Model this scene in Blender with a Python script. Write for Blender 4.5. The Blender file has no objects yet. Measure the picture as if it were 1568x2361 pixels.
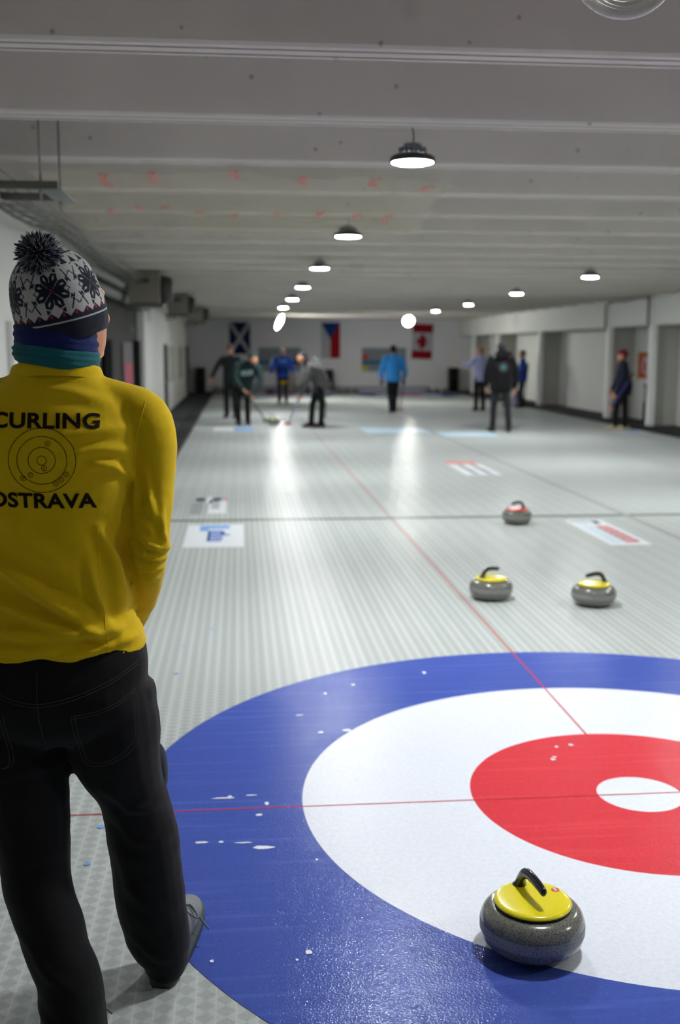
import bpy, bmesh, math, random
from mathutils import Vector, Matrix, noise
from mathutils.bvhtree import BVHTree

random.seed(7)
SC = bpy.context.scene
COL = SC.collection
PI = math.pi
V = Vector

# ------------------------------------------------------------------ materials
def lin(c):
    return tuple(((v / 255) / 12.92 if v / 255 <= 0.04045 else ((v / 255 + 0.055) / 1.055) ** 2.4) for v in c)

class G:
    """small node-graph helper"""
    def __init__(s, name):
        s.m = bpy.data.materials.new(name); s.m.use_nodes = True
        s.t = s.m.node_tree; s.N = s.t.nodes
        s.b = s.N['Principled BSDF']; s.out = s.N['Material Output']
    def new(s, kind, **kw):
        n = s.N.new(kind)
        for k, v in kw.items(): setattr(n, k, v)
        return n
    def put(s, sock, v):
        if hasattr(v, 'is_linked') or isinstance(v, bpy.types.NodeSocket): s.t.links.new(v, sock)
        elif isinstance(v, (tuple, list)) and len(v) == 3 and sock.type == 'RGBA': sock.default_value = (*v, 1)
        else: sock.default_value = v
    def math(s, op, a, b=0.0, c=0.0, clamp=False):
        n = s.new('ShaderNodeMath', operation=op); n.use_clamp = clamp
        s.put(n.inputs[0], a); s.put(n.inputs[1], b); s.put(n.inputs[2], c)
        return n.outputs[0]
    def step(s, x, lo, hi):
        n = s.new('ShaderNodeMapRange', interpolation_type='SMOOTHSTEP')
        s.put(n.inputs['Value'], x); n.inputs['From Min'].default_value = lo; n.inputs['From Max'].default_value = hi
        return n.outputs[0]
    def mix(s, f, a, b):
        n = s.new('ShaderNodeMix', data_type='RGBA')
        s.put(n.inputs['Factor'], f); s.put(n.inputs[6], a); s.put(n.inputs[7], b)
        return n.outputs[2]
    def coord(s, scale=(1, 1, 1)):
        tc = s.new('ShaderNodeTexCoord'); mp = s.new('ShaderNodeMapping')
        mp.inputs['Scale'].default_value = scale
        s.t.links.new(tc.outputs['Object'], mp.inputs['Vector'])
        return mp.outputs[0]
    def xyz(s):
        sp = s.new('ShaderNodeSeparateXYZ'); s.t.links.new(s.coord(), sp.inputs[0]); return sp.outputs
    def noise(s, scale, detail=3, vec=None, rough=0.5):
        n = s.new('ShaderNodeTexNoise'); n.inputs['Scale'].default_value = scale
        n.inputs['Detail'].default_value = detail; n.inputs['Roughness'].default_value = rough
        s.t.links.new(vec if vec is not None else s.coord(), n.inputs['Vector'])
        return n.outputs['Fac']
    def vor(s, scale, feature='F1', vec=None):
        n = s.new('ShaderNodeTexVoronoi', feature=feature); n.inputs['Scale'].default_value = scale
        s.t.links.new(vec if vec is not None else s.coord(), n.inputs['Vector'])
        return n
    def bump(s, h, strength=0.3, dist=0.01, prev=None):
        n = s.new('ShaderNodeBump'); n.inputs['Strength'].default_value = strength; n.inputs['Distance'].default_value = dist
        s.t.links.new(h, n.inputs['Height'])
        if prev is not None: s.t.links.new(prev, n.inputs['Normal'])
        return n.outputs[0]
    def fin(s, col=None, rough=None, spec=None, metal=None, nrm=None, **kw):
        if col is not None: s.put(s.b.inputs['Base Color'], col)
        if rough is not None: s.put(s.b.inputs['Roughness'], rough)
        if spec is not None: s.put(s.b.inputs['Specular IOR Level'], spec)
        if metal is not None: s.put(s.b.inputs['Metallic'], metal)
        if nrm is not None: s.t.links.new(nrm, s.b.inputs['Normal'])
        for k, v in kw.items(): s.put(s.b.inputs[k], v)
        return s.m

def plain(name, rgb, rough=0.6, spec=0.4, var=0.12, scale=9, bump=0.0, bscale=200, metal=0.0, **kw):
    g = G(name); c = lin(rgb)
    n = g.noise(scale, 4)
    col = g.mix(n, tuple(v * (1 - var) for v in c), tuple(min(1, v * (1 + var)) for v in c))
    nr = g.bump(g.noise(bscale, 3), bump, 0.004) if bump else None
    return g.fin(col, rough, spec, metal, nr, **kw)

M = {}
def ice_surface(g):
    """pebbled wet-looking ice: fine bump + gloss shared by every painted area"""
    a = g.noise(210, 3)
    v = g.vor(150).outputs['Distance']
    h = g.math('ADD', a, g.math('MULTIPLY', v, 0.6))
    return g.bump(g.noise(9, 2), 0.05, 0.01, g.bump(h, 0.36, 0.0019))

def mat_ice():
    g = G('ice'); x, y, z = g.xyz()
    px = 0.050
    u = g.math('DIVIDE', x, px); cu = g.math('FLOOR', u)
    fx = g.math('MULTIPLY', g.math('ABSOLUTE', g.math('SUBTRACT', g.math('FRACT', u), 0.5)), 2)
    w = g.math('ADD', g.math('DIVIDE', y, 0.047), g.math('MULTIPLY', g.math('FRACT', g.math('MULTIPLY', cu, 0.5)), 1.0))
    fy = g.math('MULTIPLY', g.math('ABSOLUTE', g.math('SUBTRACT', g.math('FRACT', w), 0.5)), 2)
    wob = g.math('MULTIPLY', g.noise(45, 2), 0.35)
    dia = g.step(g.math('ADD', g.math('ADD', fx, fy), wob), 1.42, 0.92)
    line = g.step(fx, 0.86, 0.97)
    patch = g.noise(0.9, 3)
    big = g.noise(0.35, 2)
    base = g.mix(g.noise(60, 2), lin((180, 186, 184)), lin((196, 202, 200)))
    base = g.mix(g.math('MULTIPLY', dia, g.math('ADD', 0.24, g.math('MULTIPLY', patch, 0.35))), base, lin((142, 146, 143)))
    base = g.mix(g.math('MULTIPLY', line, 0.5), base, lin((210, 213, 211)))
    base = g.mix(g.math('MULTIPLY', g.step(big, 0.42, 0.7), 0.25), base, lin((164, 170, 168)))
    # broad stripes of the cooling mats
    s = g.math('MULTIPLY', g.math('ABSOLUTE', g.math('SUBTRACT', g.math('FRACT', g.math('DIVIDE', x, 0.15)), 0.5)), 2)
    base = g.mix(g.math('MULTIPLY', g.step(s, 0.35, 0.65), 0.12), base, lin((140, 145, 142)))
    return ice_shader(g, base)

def mat_paint(name, rgb, streak=0.18):
    g = G(name); c = lin(rgb)
    n = g.noise(70, 4)
    col = g.mix(n, tuple(v * 0.9 for v in c), tuple(min(1, v * 1.12 + 0.01) for v in c))
    st = g.noise(1.0, 3, g.coord((1.5, 26, 1)))
    col = g.mix(g.math('MULTIPLY', g.step(st, 0.5, 0.72), streak), col, tuple(min(1, v * 1.5 + 0.05) for v in c))
    sp = g.vor(55)
    col = g.mix(g.math('MULTIPLY', g.step(sp.outputs['Distance'], 0.1, 0.02), 0.3), col, lin((215, 220, 235)))
    return ice_shader(g, col)

def ice_shader(g, col):
    """frosted, pebbled ice: diffuse with a thin gloss that grows towards grazing views"""
    nrm = ice_surface(g)
    d = g.new('ShaderNodeBsdfDiffuse'); g.put(d.inputs[0], col); g.t.links.new(nrm, d.inputs['Normal'])
    gl = g.new('ShaderNodeBsdfGlossy'); gl.inputs['Roughness'].default_value = 0.11; gl.inputs[0].default_value = (1, 1, 1, 1); g.t.links.new(nrm, gl.inputs['Normal'])
    lw = g.new('ShaderNodeLayerWeight'); lw.inputs['Blend'].default_value = 0.5
    f = g.math('ADD', 0.022, g.math('MULTIPLY', g.math('POWER', lw.outputs['Facing'], 5.0), 0.16))
    mx = g.new('ShaderNodeMixShader'); g.put(mx.inputs[0], f)
    g.t.links.new(d.outputs[0], mx.inputs[1]); g.t.links.new(gl.outputs[0], mx.inputs[2])
    g.t.links.new(mx.outputs[0], g.out.inputs[0]); return g.m
M['ice'] = mat_ice()
M['blue_paint'] = mat_paint('blue_ring_paint', (66, 86, 168), 0.28)
M['white_paint'] = mat_paint('white_ring_paint', (224, 228, 238), 0.0)
M['red_paint'] = mat_paint('red_ring_paint', (214, 60, 70), 0.2)
M['frost'] = plain('ice_frost', (225, 230, 240), 0.5, 0.4, 0.1, 60)

def mat_concrete(name, rgb, speck=0.5):
    g = G(name); c = lin(rgb)
    col = g.mix(g.noise(1.6, 5), tuple(v * 0.86 for v in c), tuple(min(1, v * 1.1) for v in c))
    sp = g.vor(6.0)
    col = g.mix(g.math('MULTIPLY', g.step(sp.outputs['Distance'], 0.085, 0.05), speck), col, lin((90, 84, 80)))
    sp2 = g.noise(2.3, 2)
    col = g.mix(g.math('MULTIPLY', g.step(sp2, 0.68, 0.74), 0.22), col, lin((150, 143, 132)))
    return g.fin(col, 0.8, 0.25, 0, g.bump(g.noise(30, 4), 0.15, 0.01))
M['concrete'] = mat_concrete('painted_concrete', (214, 208, 202))
M['groove'] = plain('rib_groove', (178, 173, 168), 0.9, 0.1)
M['wall_white'] = plain('white_wall_paint', (216, 216, 212), 0.75, 0.25, 0.04, 2, 0.1, 60)
M['wall_far'] = plain('grey_wall_paint', (236, 236, 238), 0.8, 0.2, 0.05, 1.5)
M['wall_dark'] = plain('dark_wall_paint', (62, 62, 58), 0.8, 0.2, 0.12, 2)
M['void'] = plain('dark_gap', (10, 10, 9), 0.95, 0.05)
M['post'] = plain('white_post_paint', (230, 231, 228), 0.6, 0.3, 0.03, 2)
M['fin'] = plain('alcove_side_grey', (178, 178, 170), 0.8, 0.2, 0.05, 2)  # greyer than the wall white, on alcove sides, soffit and window panels
M['carpet'] = plain('dark_rubber_carpet', (62, 64, 66), 0.9, 0.15, 0.25, 30, 0.3, 90)
M['foam'] = plain('black_foam_kerb', (38, 39, 40), 0.85, 0.2, 0.15, 12, 0.2, 60)
def under_ice(name, rgb, var=0.06):
    g = G(name); c = lin(rgb)
    return ice_shader(g, g.mix(g.noise(30, 3), tuple(v * (1 - var) for v in c), tuple(min(1, v * (1 + var)) for v in c)))
M['decal_white'] = under_ice('white_ice_print', (220, 224, 228))
M['decal_blue'] = under_ice('blue_ice_print', (86, 116, 200))
M['decal_light_blue'] = under_ice('light_blue_ice_print', (128, 172, 228))
M['decal_pale_blue'] = under_ice('pale_blue_ice_print', (186, 214, 230))
M['decal_grey'] = under_ice('grey_ice_print', (150, 154, 158))
M['decal_dark'] = under_ice('dark_ice_print', (82, 86, 104))
M['decal_red'] = under_ice('red_ice_print', (216, 124, 128))
M['decal_pink'] = under_ice('pink_ice_print', (224, 150, 144))
M['line_red'] = under_ice('red_line_paint', (196, 60, 66))
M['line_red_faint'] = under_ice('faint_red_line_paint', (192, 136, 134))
M['line_dark'] = under_ice('dark_line_paint', (120, 122, 116))
M['line_seam'] = under_ice('sheet_seam', (150, 153, 150))
M['black'] = plain('black_plastic', (22, 22, 23), 0.5, 0.4)
M['gloss_black'] = plain('gloss_black_plastic', (20, 20, 20), 0.18, 0.5, 0.1, 30, **{'Coat Weight': 0.3})
M['galv'] = plain('galvanised_steel', (128, 132, 130), 0.45, 0.5, 0.15, 14, metal=0.5)
M['steel_dark'] = plain('dull_dark_steel', (92, 92, 86), 0.5, 0.4, 0.15, 14, metal=0.3)
M['duct'] = plain('pipe_lagging', (140, 142, 138), 0.6, 0.3, 0.1, 8)
M['fan_case'] = plain('beige_fan_casing', (126, 122, 110), 0.55, 0.3, 0.12, 5)
M['fan_dark'] = plain('fan_grille', (66, 66, 62), 0.6, 0.3)
M['hose'] = plain('white_conduit', (236, 232, 228), 0.4, 0.4, 0.03, 20)
M['cloth_white'] = plain('white_cloth', (186, 188, 192), 0.9, 0.1, 0.06, 5)
M['navy_cloth'] = plain('navy_flag_cloth', (24, 32, 78), 0.9, 0.1)
M['flag_blue'] = plain('blue_flag_cloth', (30, 66, 130), 0.9, 0.1)
M['flag_red'] = plain('red_flag_cloth', (164, 26, 34), 0.9, 0.1)
M['flag_red_dark'] = plain('deep_red_flag_cloth', (150, 24, 36), 0.9, 0.1)
M['teal'] = plain('teal_strip', (44, 110, 140), 0.6, 0.3)
M['board'] = plain('score_board_panel', (140, 148, 156), 0.6, 0.3)
M['red'] = plain('red_plastic', (198, 44, 36), 0.35, 0.4)
M['yellow_plain'] = plain('yellow_card', (206, 192, 30), 0.5, 0.4)
M['bumper'] = plain('pale_bumper_board', (176, 176, 192), 0.6, 0.3)
M['cream'] = plain('cream_plastic', (176, 172, 156), 0.6, 0.3)
M['maroon'] = plain('maroon_cloth', (96, 58, 66), 0.8, 0.2)
M['stone_yellow'] = plain('yellow_handle_plastic', (236, 220, 14), 0.22, 0.5, 0.03, 12, **{'Coat Weight': 0.5})
M['stone_red'] = plain('red_handle_plastic', (226, 60, 40), 0.22, 0.5, 0.03, 12, **{'Coat Weight': 0.5})
M['sticker_red'] = plain('red_sticker', (214, 50, 44), 0.4, 0.4)
M['sticker_white'] = plain('white_sticker', (240, 228, 222), 0.4, 0.4)

def mat_granite(name, a, b, rough):
    g = G(name)
    n1 = g.noise(420, 3, rough=0.7); v = g.vor(300)
    col = g.mix(g.step(n1, 0.42, 0.6), lin(a), lin(b))
    col = g.mix(g.math('MULTIPLY', g.step(v.outputs['Distance'], 0.3, 0.12), 0.6), col, lin((150, 148, 138)))
    sp = g.noise(260, 2)
    col = g.mix(g.step(sp, 0.6, 0.68), col, lin((30, 30, 29)))
    return g.fin(col, rough, 0.5, 0, None, **{'Coat Weight': 0.35 if rough < 0.3 else 0.0, 'Coat Roughness': 0.06})
M['granite'] = mat_granite('polished_granite', (80, 81, 76), (134, 133, 124), 0.2)
M['granite_band'] = mat_granite('frosted_granite_band', (118, 121, 120), (154, 156, 154), 0.5)

def mat_emit(name, rgb, s):
    g = G(name); e = g.new('ShaderNodeEmission'); e.inputs[0].default_value = (*lin(rgb), 1)
    n = g.noise(3, 1)
    g.put(e.inputs[1], g.math('ADD', s, g.math('MULTIPLY', n, s * 0.02)))
    g.t.links.new(e.outputs[0], g.out.inputs[0]); return g.m
LAMP = 200.0
M['lens'] = mat_emit('lamp_lens', (250, 253, 253), LAMP)
M['lens_dim'] = mat_emit('dimmer_lamp_lens', (250, 248, 255), LAMP * 0.25)
M['lens_near'] = mat_emit('near_lamp_lens', (250, 253, 253), LAMP * 0.62)
M['globe'] = mat_emit('tilted_lamp_glass', (252, 255, 248), 95.0)
M['lamp_metal'] = plain('lamp_housing', (58, 60, 60), 0.45, 0.4, metal=0.2)
M['lamp_grey'] = plain('lamp_driver', (128, 134, 142), 0.5, 0.4)

def mat_sheet():
    g = G('clear_plastic_sheet')
    d = g.new('ShaderNodeBsdfDiffuse'); d.inputs[0].default_value = (*lin((232, 226, 202)), 1)
    tr = g.new('ShaderNodeBsdfTranslucent'); tr.inputs[0].default_value = (*lin((232, 226, 202)), 1)
    gl = g.new('ShaderNodeBsdfGlossy'); gl.inputs['Roughness'].default_value = 0.3
    t = g.new('ShaderNodeBsdfTransparent')
    a = g.new('ShaderNodeMixShader'); a.inputs[0].default_value = 0.4
    g.t.links.new(d.outputs[0], a.inputs[1]); g.t.links.new(tr.outputs[0], a.inputs[2])
    b = g.new('ShaderNodeMixShader'); b.inputs[0].default_value = 0.06
    g.t.links.new(a.outputs[0], b.inputs[1]); g.t.links.new(gl.outputs[0], b.inputs[2])
    c = g.new('ShaderNodeMixShader')
    g.put(c.inputs[0], g.math('ADD', 0.14, g.math('MULTIPLY', g.noise(2.2, 3), 0.18)))
    g.t.links.new(t.outputs[0], c.inputs[1]); g.t.links.new(b.outputs[0], c.inputs[2])
    g.t.links.new(c.outputs[0], g.out.inputs[0]); return g.m
M['sheet'] = mat_sheet()
M['print_red'] = plain('red_print', (216, 134, 124), 0.6, 0.2, 0.2, 20)

def fabric(name, rgb, rough=0.85, weave=900, b=0.25, var=0.1):
    g = G(name); c = lin(rgb)
    col = g.mix(g.noise(14, 5), tuple(v * (1 - var) for v in c), tuple(min(1, v * (1 + var)) for v in c))
    wv = g.noise(weave, 2, g.coord((0.25, 1, 1)))
    n2 = g.bump(g.noise(38, 3), b * 0.35, 0.01, g.bump(wv, b, 0.0012))
    return g.fin(col, rough, 0.2, 0, n2, **{'Sheen Weight': 0.08})
M['shirt'] = fabric('yellow_jersey', (220, 184, 6), 0.85, 700, 0.22, 0.06)
M['shirt_seam'] = fabric('yellow_seam', (236, 200, 24), 0.85, 700, 0.2)
M['print'] = plain('black_shirt_print', (30, 24, 14), 0.8, 0.15)
M['jeans'] = fabric('black_denim', (11, 11, 13), 0.85, 1200, 0.25, 0.2)
M['stitch'] = plain('grey_thread', (74, 74, 74), 0.9, 0.1)
M['navy_knit'] = fabric('navy_knit', (26, 38, 92), 0.95, 380, 0.7, 0.25)
M['teal_knit'] = fabric('teal_fleece', (28, 96, 104), 0.95, 420, 0.6, 0.3)
M['teal_dark'] = fabric('dark_teal_cloth', (14, 30, 44), 0.8, 600, 0.2)
M['skin'] = fabric('skin', (208, 152, 122), 0.5, 500, 0.08, 0.06)
M['lip'] = plain('lips', (160, 84, 76), 0.5, 0.3)
M['eye'] = plain('eye_iris', (38, 30, 28), 0.2, 0.5)
M['shoe_grey'] = fabric('grey_shoe_mesh', (122, 124, 126), 0.7, 300, 0.6)
M['shoe_sole'] = plain('dark_shoe_sole', (58, 66, 70), 0.6, 0.3)
M['lace'] = plain('grey_lace', (112, 122, 120), 0.9, 0.1)
M['shoe_black'] = plain('black_shoe_leather', (24, 24, 25), 0.45, 0.4)
M['pom_dark'] = plain('navy_yarn', (30, 32, 52), 0.95, 0.1)
M['pom_light'] = plain('pale_grey_yarn', (150, 150, 156), 0.95, 0.1)

def mat_hat():
    g = G('nordic_knit'); a = g.new('ShaderNodeVertexColor'); a.layer_name = 'knit'
    w = g.new('ShaderNodeTexWave'); w.inputs['Scale'].default_value = 160; g.t.links.new(g.coord(), w.inputs[0])
    n = g.noise(260, 3)
    return g.fin(g.mix(g.math('MULTIPLY', n, 0.25), a.outputs[0], lin((70, 70, 74))), 0.95, 0.1, 0, g.bump(g.math('ADD', n, g.math('MULTIPLY', w.outputs['Fac'], 0.4)), 0.5, 0.002), **{'Sheen Weight': 0.15})
M['hat'] = mat_hat()
CL = {}
def cloth(rgb):
    if rgb not in CL: CL[rgb] = fabric('cloth_%02x%02x%02x' % rgb, rgb, 0.85, 500, 0.2, 0.12)
    return CL[rgb]

# ------------------------------------------------------------------ mesh helpers
def obj(name, bm, mat, parent=None, smooth=True, loc=None):
    me = bpy.data.meshes.new(name)
    if isinstance(bm, bmesh.types.BMesh):
        bmesh.ops.recalc_face_normals(bm, faces=bm.faces[:]); bm.to_mesh(me); bm.free()
    else: me = bm; me.name = name
    for m in (mat if isinstance(mat, (list, tuple)) else [mat]): me.materials.append(m)
    if smooth:
        for p in me.polygons: p.use_smooth = True
    o = bpy.data.objects.new(name, me); COL.objects.link(o)
    if parent is not None: o.parent = parent
    if loc is not None: o.location = loc
    return o
def empty(name, label, cat, loc=(0, 0, 0), rz=0, group=None):
    o = bpy.data.objects.new(name, None); COL.objects.link(o)
    o.empty_display_size = 0.1; o.location = loc; o.rotation_euler = (0, 0, rz)
    o['label'] = label; o['category'] = cat
    if group: o['group'] = group
    return o
def tag(o, label, cat, group=None):
    o['label'] = label; o['category'] = cat
    if group: o['group'] = group
    return o
def struct(name, bm, mat, smooth=False):
    o = obj(name, bm, mat, None, smooth); o['kind'] = 'structure'; return o
def copy_tree(o, parent=None):
    c = o.copy(); COL.objects.link(c)
    if parent is not None: c.parent = parent
    for ch in [k for k in bpy.data.objects if k.parent == o]: copy_tree(ch, c)
    return c
def B(): return bmesh.new()
def box(bm, lo, hi, bev=0.0, mi=0):
    x0, y0, z0 = lo; x1, y1, z1 = hi
    vs = [bm.verts.new(p) for p in ((x0,y0,z0),(x1,y0,z0),(x1,y1,z0),(x0,y1,z0),(x0,y0,z1),(x1,y0,z1),(x1,y1,z1),(x0,y1,z1))]
    fs = [bm.faces.new([vs[i] for i in f]) for f in ((0,3,2,1),(4,5,6,7),(0,1,5,4),(1,2,6,5),(2,3,7,6),(3,0,4,7))]
    for f in fs: f.material_index = mi
    if bev:
        es = {e for f in fs for e in f.edges}
        bmesh.ops.bevel(bm, geom=list(es), offset=bev, segments=2, affect='EDGES', profile=0.5)
    return bm
def frame(t, ref):
    t = t.normalized(); a = ref - t * ref.dot(t)
    if a.length < 1e-4:
        ref = V((0, 1, 0)); a = ref - t * ref.dot(t)
        if a.length < 1e-4: a = V((1, 0, 0)) - t * t.x
    a.normalize(); return a, t.cross(a)
def crom(p, sub):
    if sub <= 1 or len(p) < 3: return list(p)
    out = []
    for i in range(len(p) - 1):
        p0 = p[max(i - 1, 0)]; p1 = p[i]; p2 = p[i + 1]; p3 = p[min(i + 2, len(p) - 1)]
        for k in range(sub):
            t = k / sub
            out.append(0.5 * ((2 * p1) + (p2 - p0) * t + (2 * p0 - 5 * p1 + 4 * p2 - p3) * t * t + (3 * p1 - p0 - 3 * p2 + p3) * t ** 3))
    out.append(p[-1]); return out
def rings_mesh(bm, rings, c0=True, c1=True, mi=0):
    R = [[bm.verts.new(p) for p in r] for r in rings]
    n = len(R[0])
    for a, b in zip(R, R[1:]):
        for i in range(n):
            f = bm.faces.new((a[i], a[(i + 1) % n], b[(i + 1) % n], b[i])); f.material_index = mi
    if c0: bm.faces.new(R[0][::-1]).material_index = mi
    if c1: bm.faces.new(R[-1]).material_index = mi
    return R
def limb(bm, pts, rad, ref=(1, 0, 0), n=16, sub=4, cap=0.6, mi=0):
    """tapering tube; rad items are r or (r along ref, r across)"""
    P = [V(p) for p in pts]; ref = V(ref)
    Rd = [V((r, r, 0)) if not isinstance(r, (tuple, list)) else V((r[0], r[1], 0)) for r in rad]
    P = crom(P, sub); Rd = crom(Rd, sub)
    rings = []
    N = len(P)
    T = [(P[min(i + 1, N - 1)] - P[max(i - 1, 0)]) for i in range(N)]
    def ring(c, t, r, s=1.0):
        a, b = frame(t, ref)
        return [c + a * (math.cos(2 * PI * k / n) * r.x * s) + b * (math.sin(2 * PI * k / n) * r.y * s) for k in range(n)]
    def capr(c, t, r, sgn):
        tt = t.normalized() * sgn; m = min(r.x, r.y) * cap
        return [ring(c + tt * (m * math.sin(a)), t, r, math.cos(a)) for a in (0.5, 1.0, 1.35)]
    if cap: rings += capr(P[0], T[0], Rd[0], -1)[::-1]
    rings += [ring(P[i], T[i], Rd[i]) for i in range(N)]
    if cap: rings += capr(P[-1], T[-1], Rd[-1], 1)
    return rings_mesh(bm, rings, mi=mi)
def cyl(bm, p0, p1, r, n=12, mi=0): return limb(bm, [p0, p1], [r, r], n=n, sub=1, cap=0, mi=mi)
def tube(bm, pts, r, n=8, sub=4, mi=0): return limb(bm, pts, [r] * len(pts), n=n, sub=sub, cap=0.6, mi=mi)
def lathe(bm, prof, n=48, z0=0.0, mi=0):
    rings = [[V((r * math.cos(2 * PI * k / n), r * math.sin(2 * PI * k / n), z + z0)) for k in range(n)] for r, z in prof]
    return rings_mesh(bm, rings, mi=mi)
def zloft(bm, secs, n=32, p=2.3, cap=True):
    """secs: (z, cx, cy, rx, ry) super-ellipse sections"""
    S = [V((s[0], s[1], s[2])) for s in secs]; Q = [V((s[3], s[4], 0)) for s in secs]
    S = crom(S, 4); Q = crom(Q, 4); rings = []
    for s, q in zip(S, Q):
        r = []
        for k in range(n):
            a = 2 * PI * k / n; c, d = math.cos(a), math.sin(a)
            r.append(V((s.y + q.x * math.copysign(abs(c) ** (2 / p), c), s.z + q.y * math.copysign(abs(d) ** (2 / p), d), s.x)))
        rings.append(r)
    return rings_mesh(bm, rings, cap, cap)
def ellipsoid(bm, c, r, n=16, m=10, mi=0):
    rings = []
    for i in range(1, m):
        t = PI * i / m
        rings.append([V((c[0] + r[0] * math.sin(t) * math.cos(2 * PI * k / n), c[1] + r[1] * math.sin(t) * math.sin(2 * PI * k / n), c[2] - r[2] * math.cos(t))) for k in range(n)])
    return rings_mesh(bm, rings, mi=mi)
def xform(bm, mat, start=0):
    bm.verts.ensure_lookup_table()
    for v in bm.verts[start:]: v.co = mat @ v.co
def remesh(bm, voxel, smooth=3):
    """fuse overlapping closed shapes into one continuous skin"""
    bmesh.ops.recalc_face_normals(bm, faces=bm.faces[:])
    me = bpy.data.meshes.new('tmp'); bm.to_mesh(me); bm.free()
    o = bpy.data.objects.new('tmp', me); COL.objects.link(o)
    md = o.modifiers.new('r', 'REMESH'); md.mode = 'VOXEL'; md.voxel_size = voxel
    if smooth:
        sm = o.modifiers.new('s', 'SMOOTH'); sm.factor = 0.5; sm.iterations = smooth
    dg = bpy.context.evaluated_depsgraph_get(); dg.update()
    out = bpy.data.meshes.new_from_object(o.evaluated_get(dg), depsgraph=dg)
    bpy.data.objects.remove(o); bpy.data.meshes.remove(me)
    b = bmesh.new(); b.from_mesh(out); bpy.data.meshes.remove(out)
    return b
def disc(bm, c, r0, r1, n=128, z=0.0):
    a = [bm.verts.new((c[0] + r1 * math.cos(2 * PI * k / n), c[1] + r1 * math.sin(2 * PI * k / n), z)) for k in range(n)]
    if r0 <= 0: bm.faces.new(a); return
    b = [bm.verts.new((c[0] + r0 * math.cos(2 * PI * k / n), c[1] + r0 * math.sin(2 * PI * k / n), z)) for k in range(n)]
    for k in range(n): bm.faces.new((a[k], a[(k + 1) % n], b[(k + 1) % n], b[k]))
def quad(bm, pts, mi=0):
    f = bm.faces.new([bm.verts.new(p) for p in pts]); f.material_index = mi; return f
def flat(bm, x0, y0, x1, y1, z=0.0): return quad(bm, ((x0, y0, z), (x1, y0, z), (x1, y1, z), (x0, y1, z)))

# ------------------------------------------------------------------ the hall
XL, XR, YB, YF = -3.2, 6.7, -7.0, 36.2
CEIL = 2.66                      # underside of the ribs
b = B(); flat(b, -2.9, YB, 6.75, YF); struct('floor', b, M['ice'])
b = B(); flat(b, -4.6, YB - .2, 8.2, YF + .3, -0.05); o = struct('floor_slab', b, M['wall_dark'])
# ribbed concrete ceiling: slab above, deep ribs across the hall
b = B(); box(b, (-4.6, YB - .3, CEIL + 0.52), (8.2, YF + .4, CEIL + 0.7)); struct('ceiling', b, M['concrete'])
ry = 0.56
ribs = [ry + 1.2 * k for k in range(-6, 30)]
for i, y in enumerate(ribs):
    b = B(); x0, x1 = -4.5, 8.1
    w0, w1 = 0.09, 0.14                                   # the rib is wider at its root
    pr = [(-w0, 0.012), (-w0 + .012, 0), (w0 - .012, 0), (w0, 0.012), (w1, 0.52), (-w1, 0.52)]
    rings_mesh(b, [[V((x0, y + p, CEIL + q)) for p, q in pr], [V((x1, y + p, CEIL + q)) for p, q in pr]])
    for gy in (-0.04, 0.035):                             # two shallow grooves of the shuttering
        box(b, (x0, y + gy, CEIL - 0.004), (x1, y + gy + 0.006, CEIL + 0.002), mi=1)
    struct('ceiling_rib', b, [M['concrete'], M['groove']])
# far and back walls
b = B(); box(b, (-4.6, YF, -.1), (8.2, YF + .2, 3.3)); struct('wall_far', b, M['wall_far'])
b = B(); box(b, (-4.6, YB - .2, -.1), (8.2, YB, 3.3)); struct('wall_back', b, M['wall_far'])
# left wall: white near part with a dark doorway, dark recess, white far part
b = B()
box(b, (XL - .2, YB, 0), (XL, 4.95, 2.95)); box(b, (XL - .2, 4.95, 1.80), (XL, 8.3, 2.95)); box(b, (XL - .2, 8.3, 0), (XL, 10.3, 2.7))
box(b, (XL - .2, 17.1, 0), (XL, YF, 2.72))
struct('wall_left', b, M['wall_white'])
b = B(); box(b, (XL - .62, 10.3, 0), (XL - .12, 17.1, 2.62)); struct('wall_left_dark', b, M['wall_dark'])
b = B(); box(b, (XL - 1.2, 4.0, 0), (XL - .9, 12.6, 2.64)); box(b, (-4.6, YB, 0), (-4.5, YF, 3.3)); struct('wall_left_behind', b, M['void'])  # coloured near-black to stand in for unlit darkness behind doorway and wall top
# doors and windows of the left wall
def wall_panel(name, y0, y1, z0, z1, mat, t=0.03, x=XL):
    b = B(); box(b, (x - .01, y0, z0), (x + t, y1, z1), 0.004); return obj(name, b, mat, None, False)
o = wall_panel('door_1', 4.98, 5.12, 0.0, 1.80, M['post'], 0.05); o['kind'] = 'structure'
o = wall_panel('door_2', 22.3, 23.0, 0.08, 1.70, M['wall_dark'], 0.05); o['kind'] = 'structure'
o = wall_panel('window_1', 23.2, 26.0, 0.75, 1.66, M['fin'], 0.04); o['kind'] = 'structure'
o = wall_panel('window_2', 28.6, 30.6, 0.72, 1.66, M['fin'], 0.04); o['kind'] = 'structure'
o = wall_panel('door_3', 33.2, 33.9, 0.08, 1.68, M['wall_dark'], 0.05); o['kind'] = 'structure'
o = wall_panel('door_4', 11.6, 12.5, 0.05, 1.72, M['void'], 0.05, XL - .12); o['kind'] = 'structure'
o = wall_panel('door_5', 16.2, 17.05, 0.05, 1.74, M['void'], 0.05, XL - .12); o['kind'] = 'structure'
b = B(); box(b, (XL + .03, 21.9, .78), (XL + .09, 22.1, .84), .01); h = obj('handle', b, M['galv'], None); h.parent = bpy.data.objects['door_2']
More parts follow.
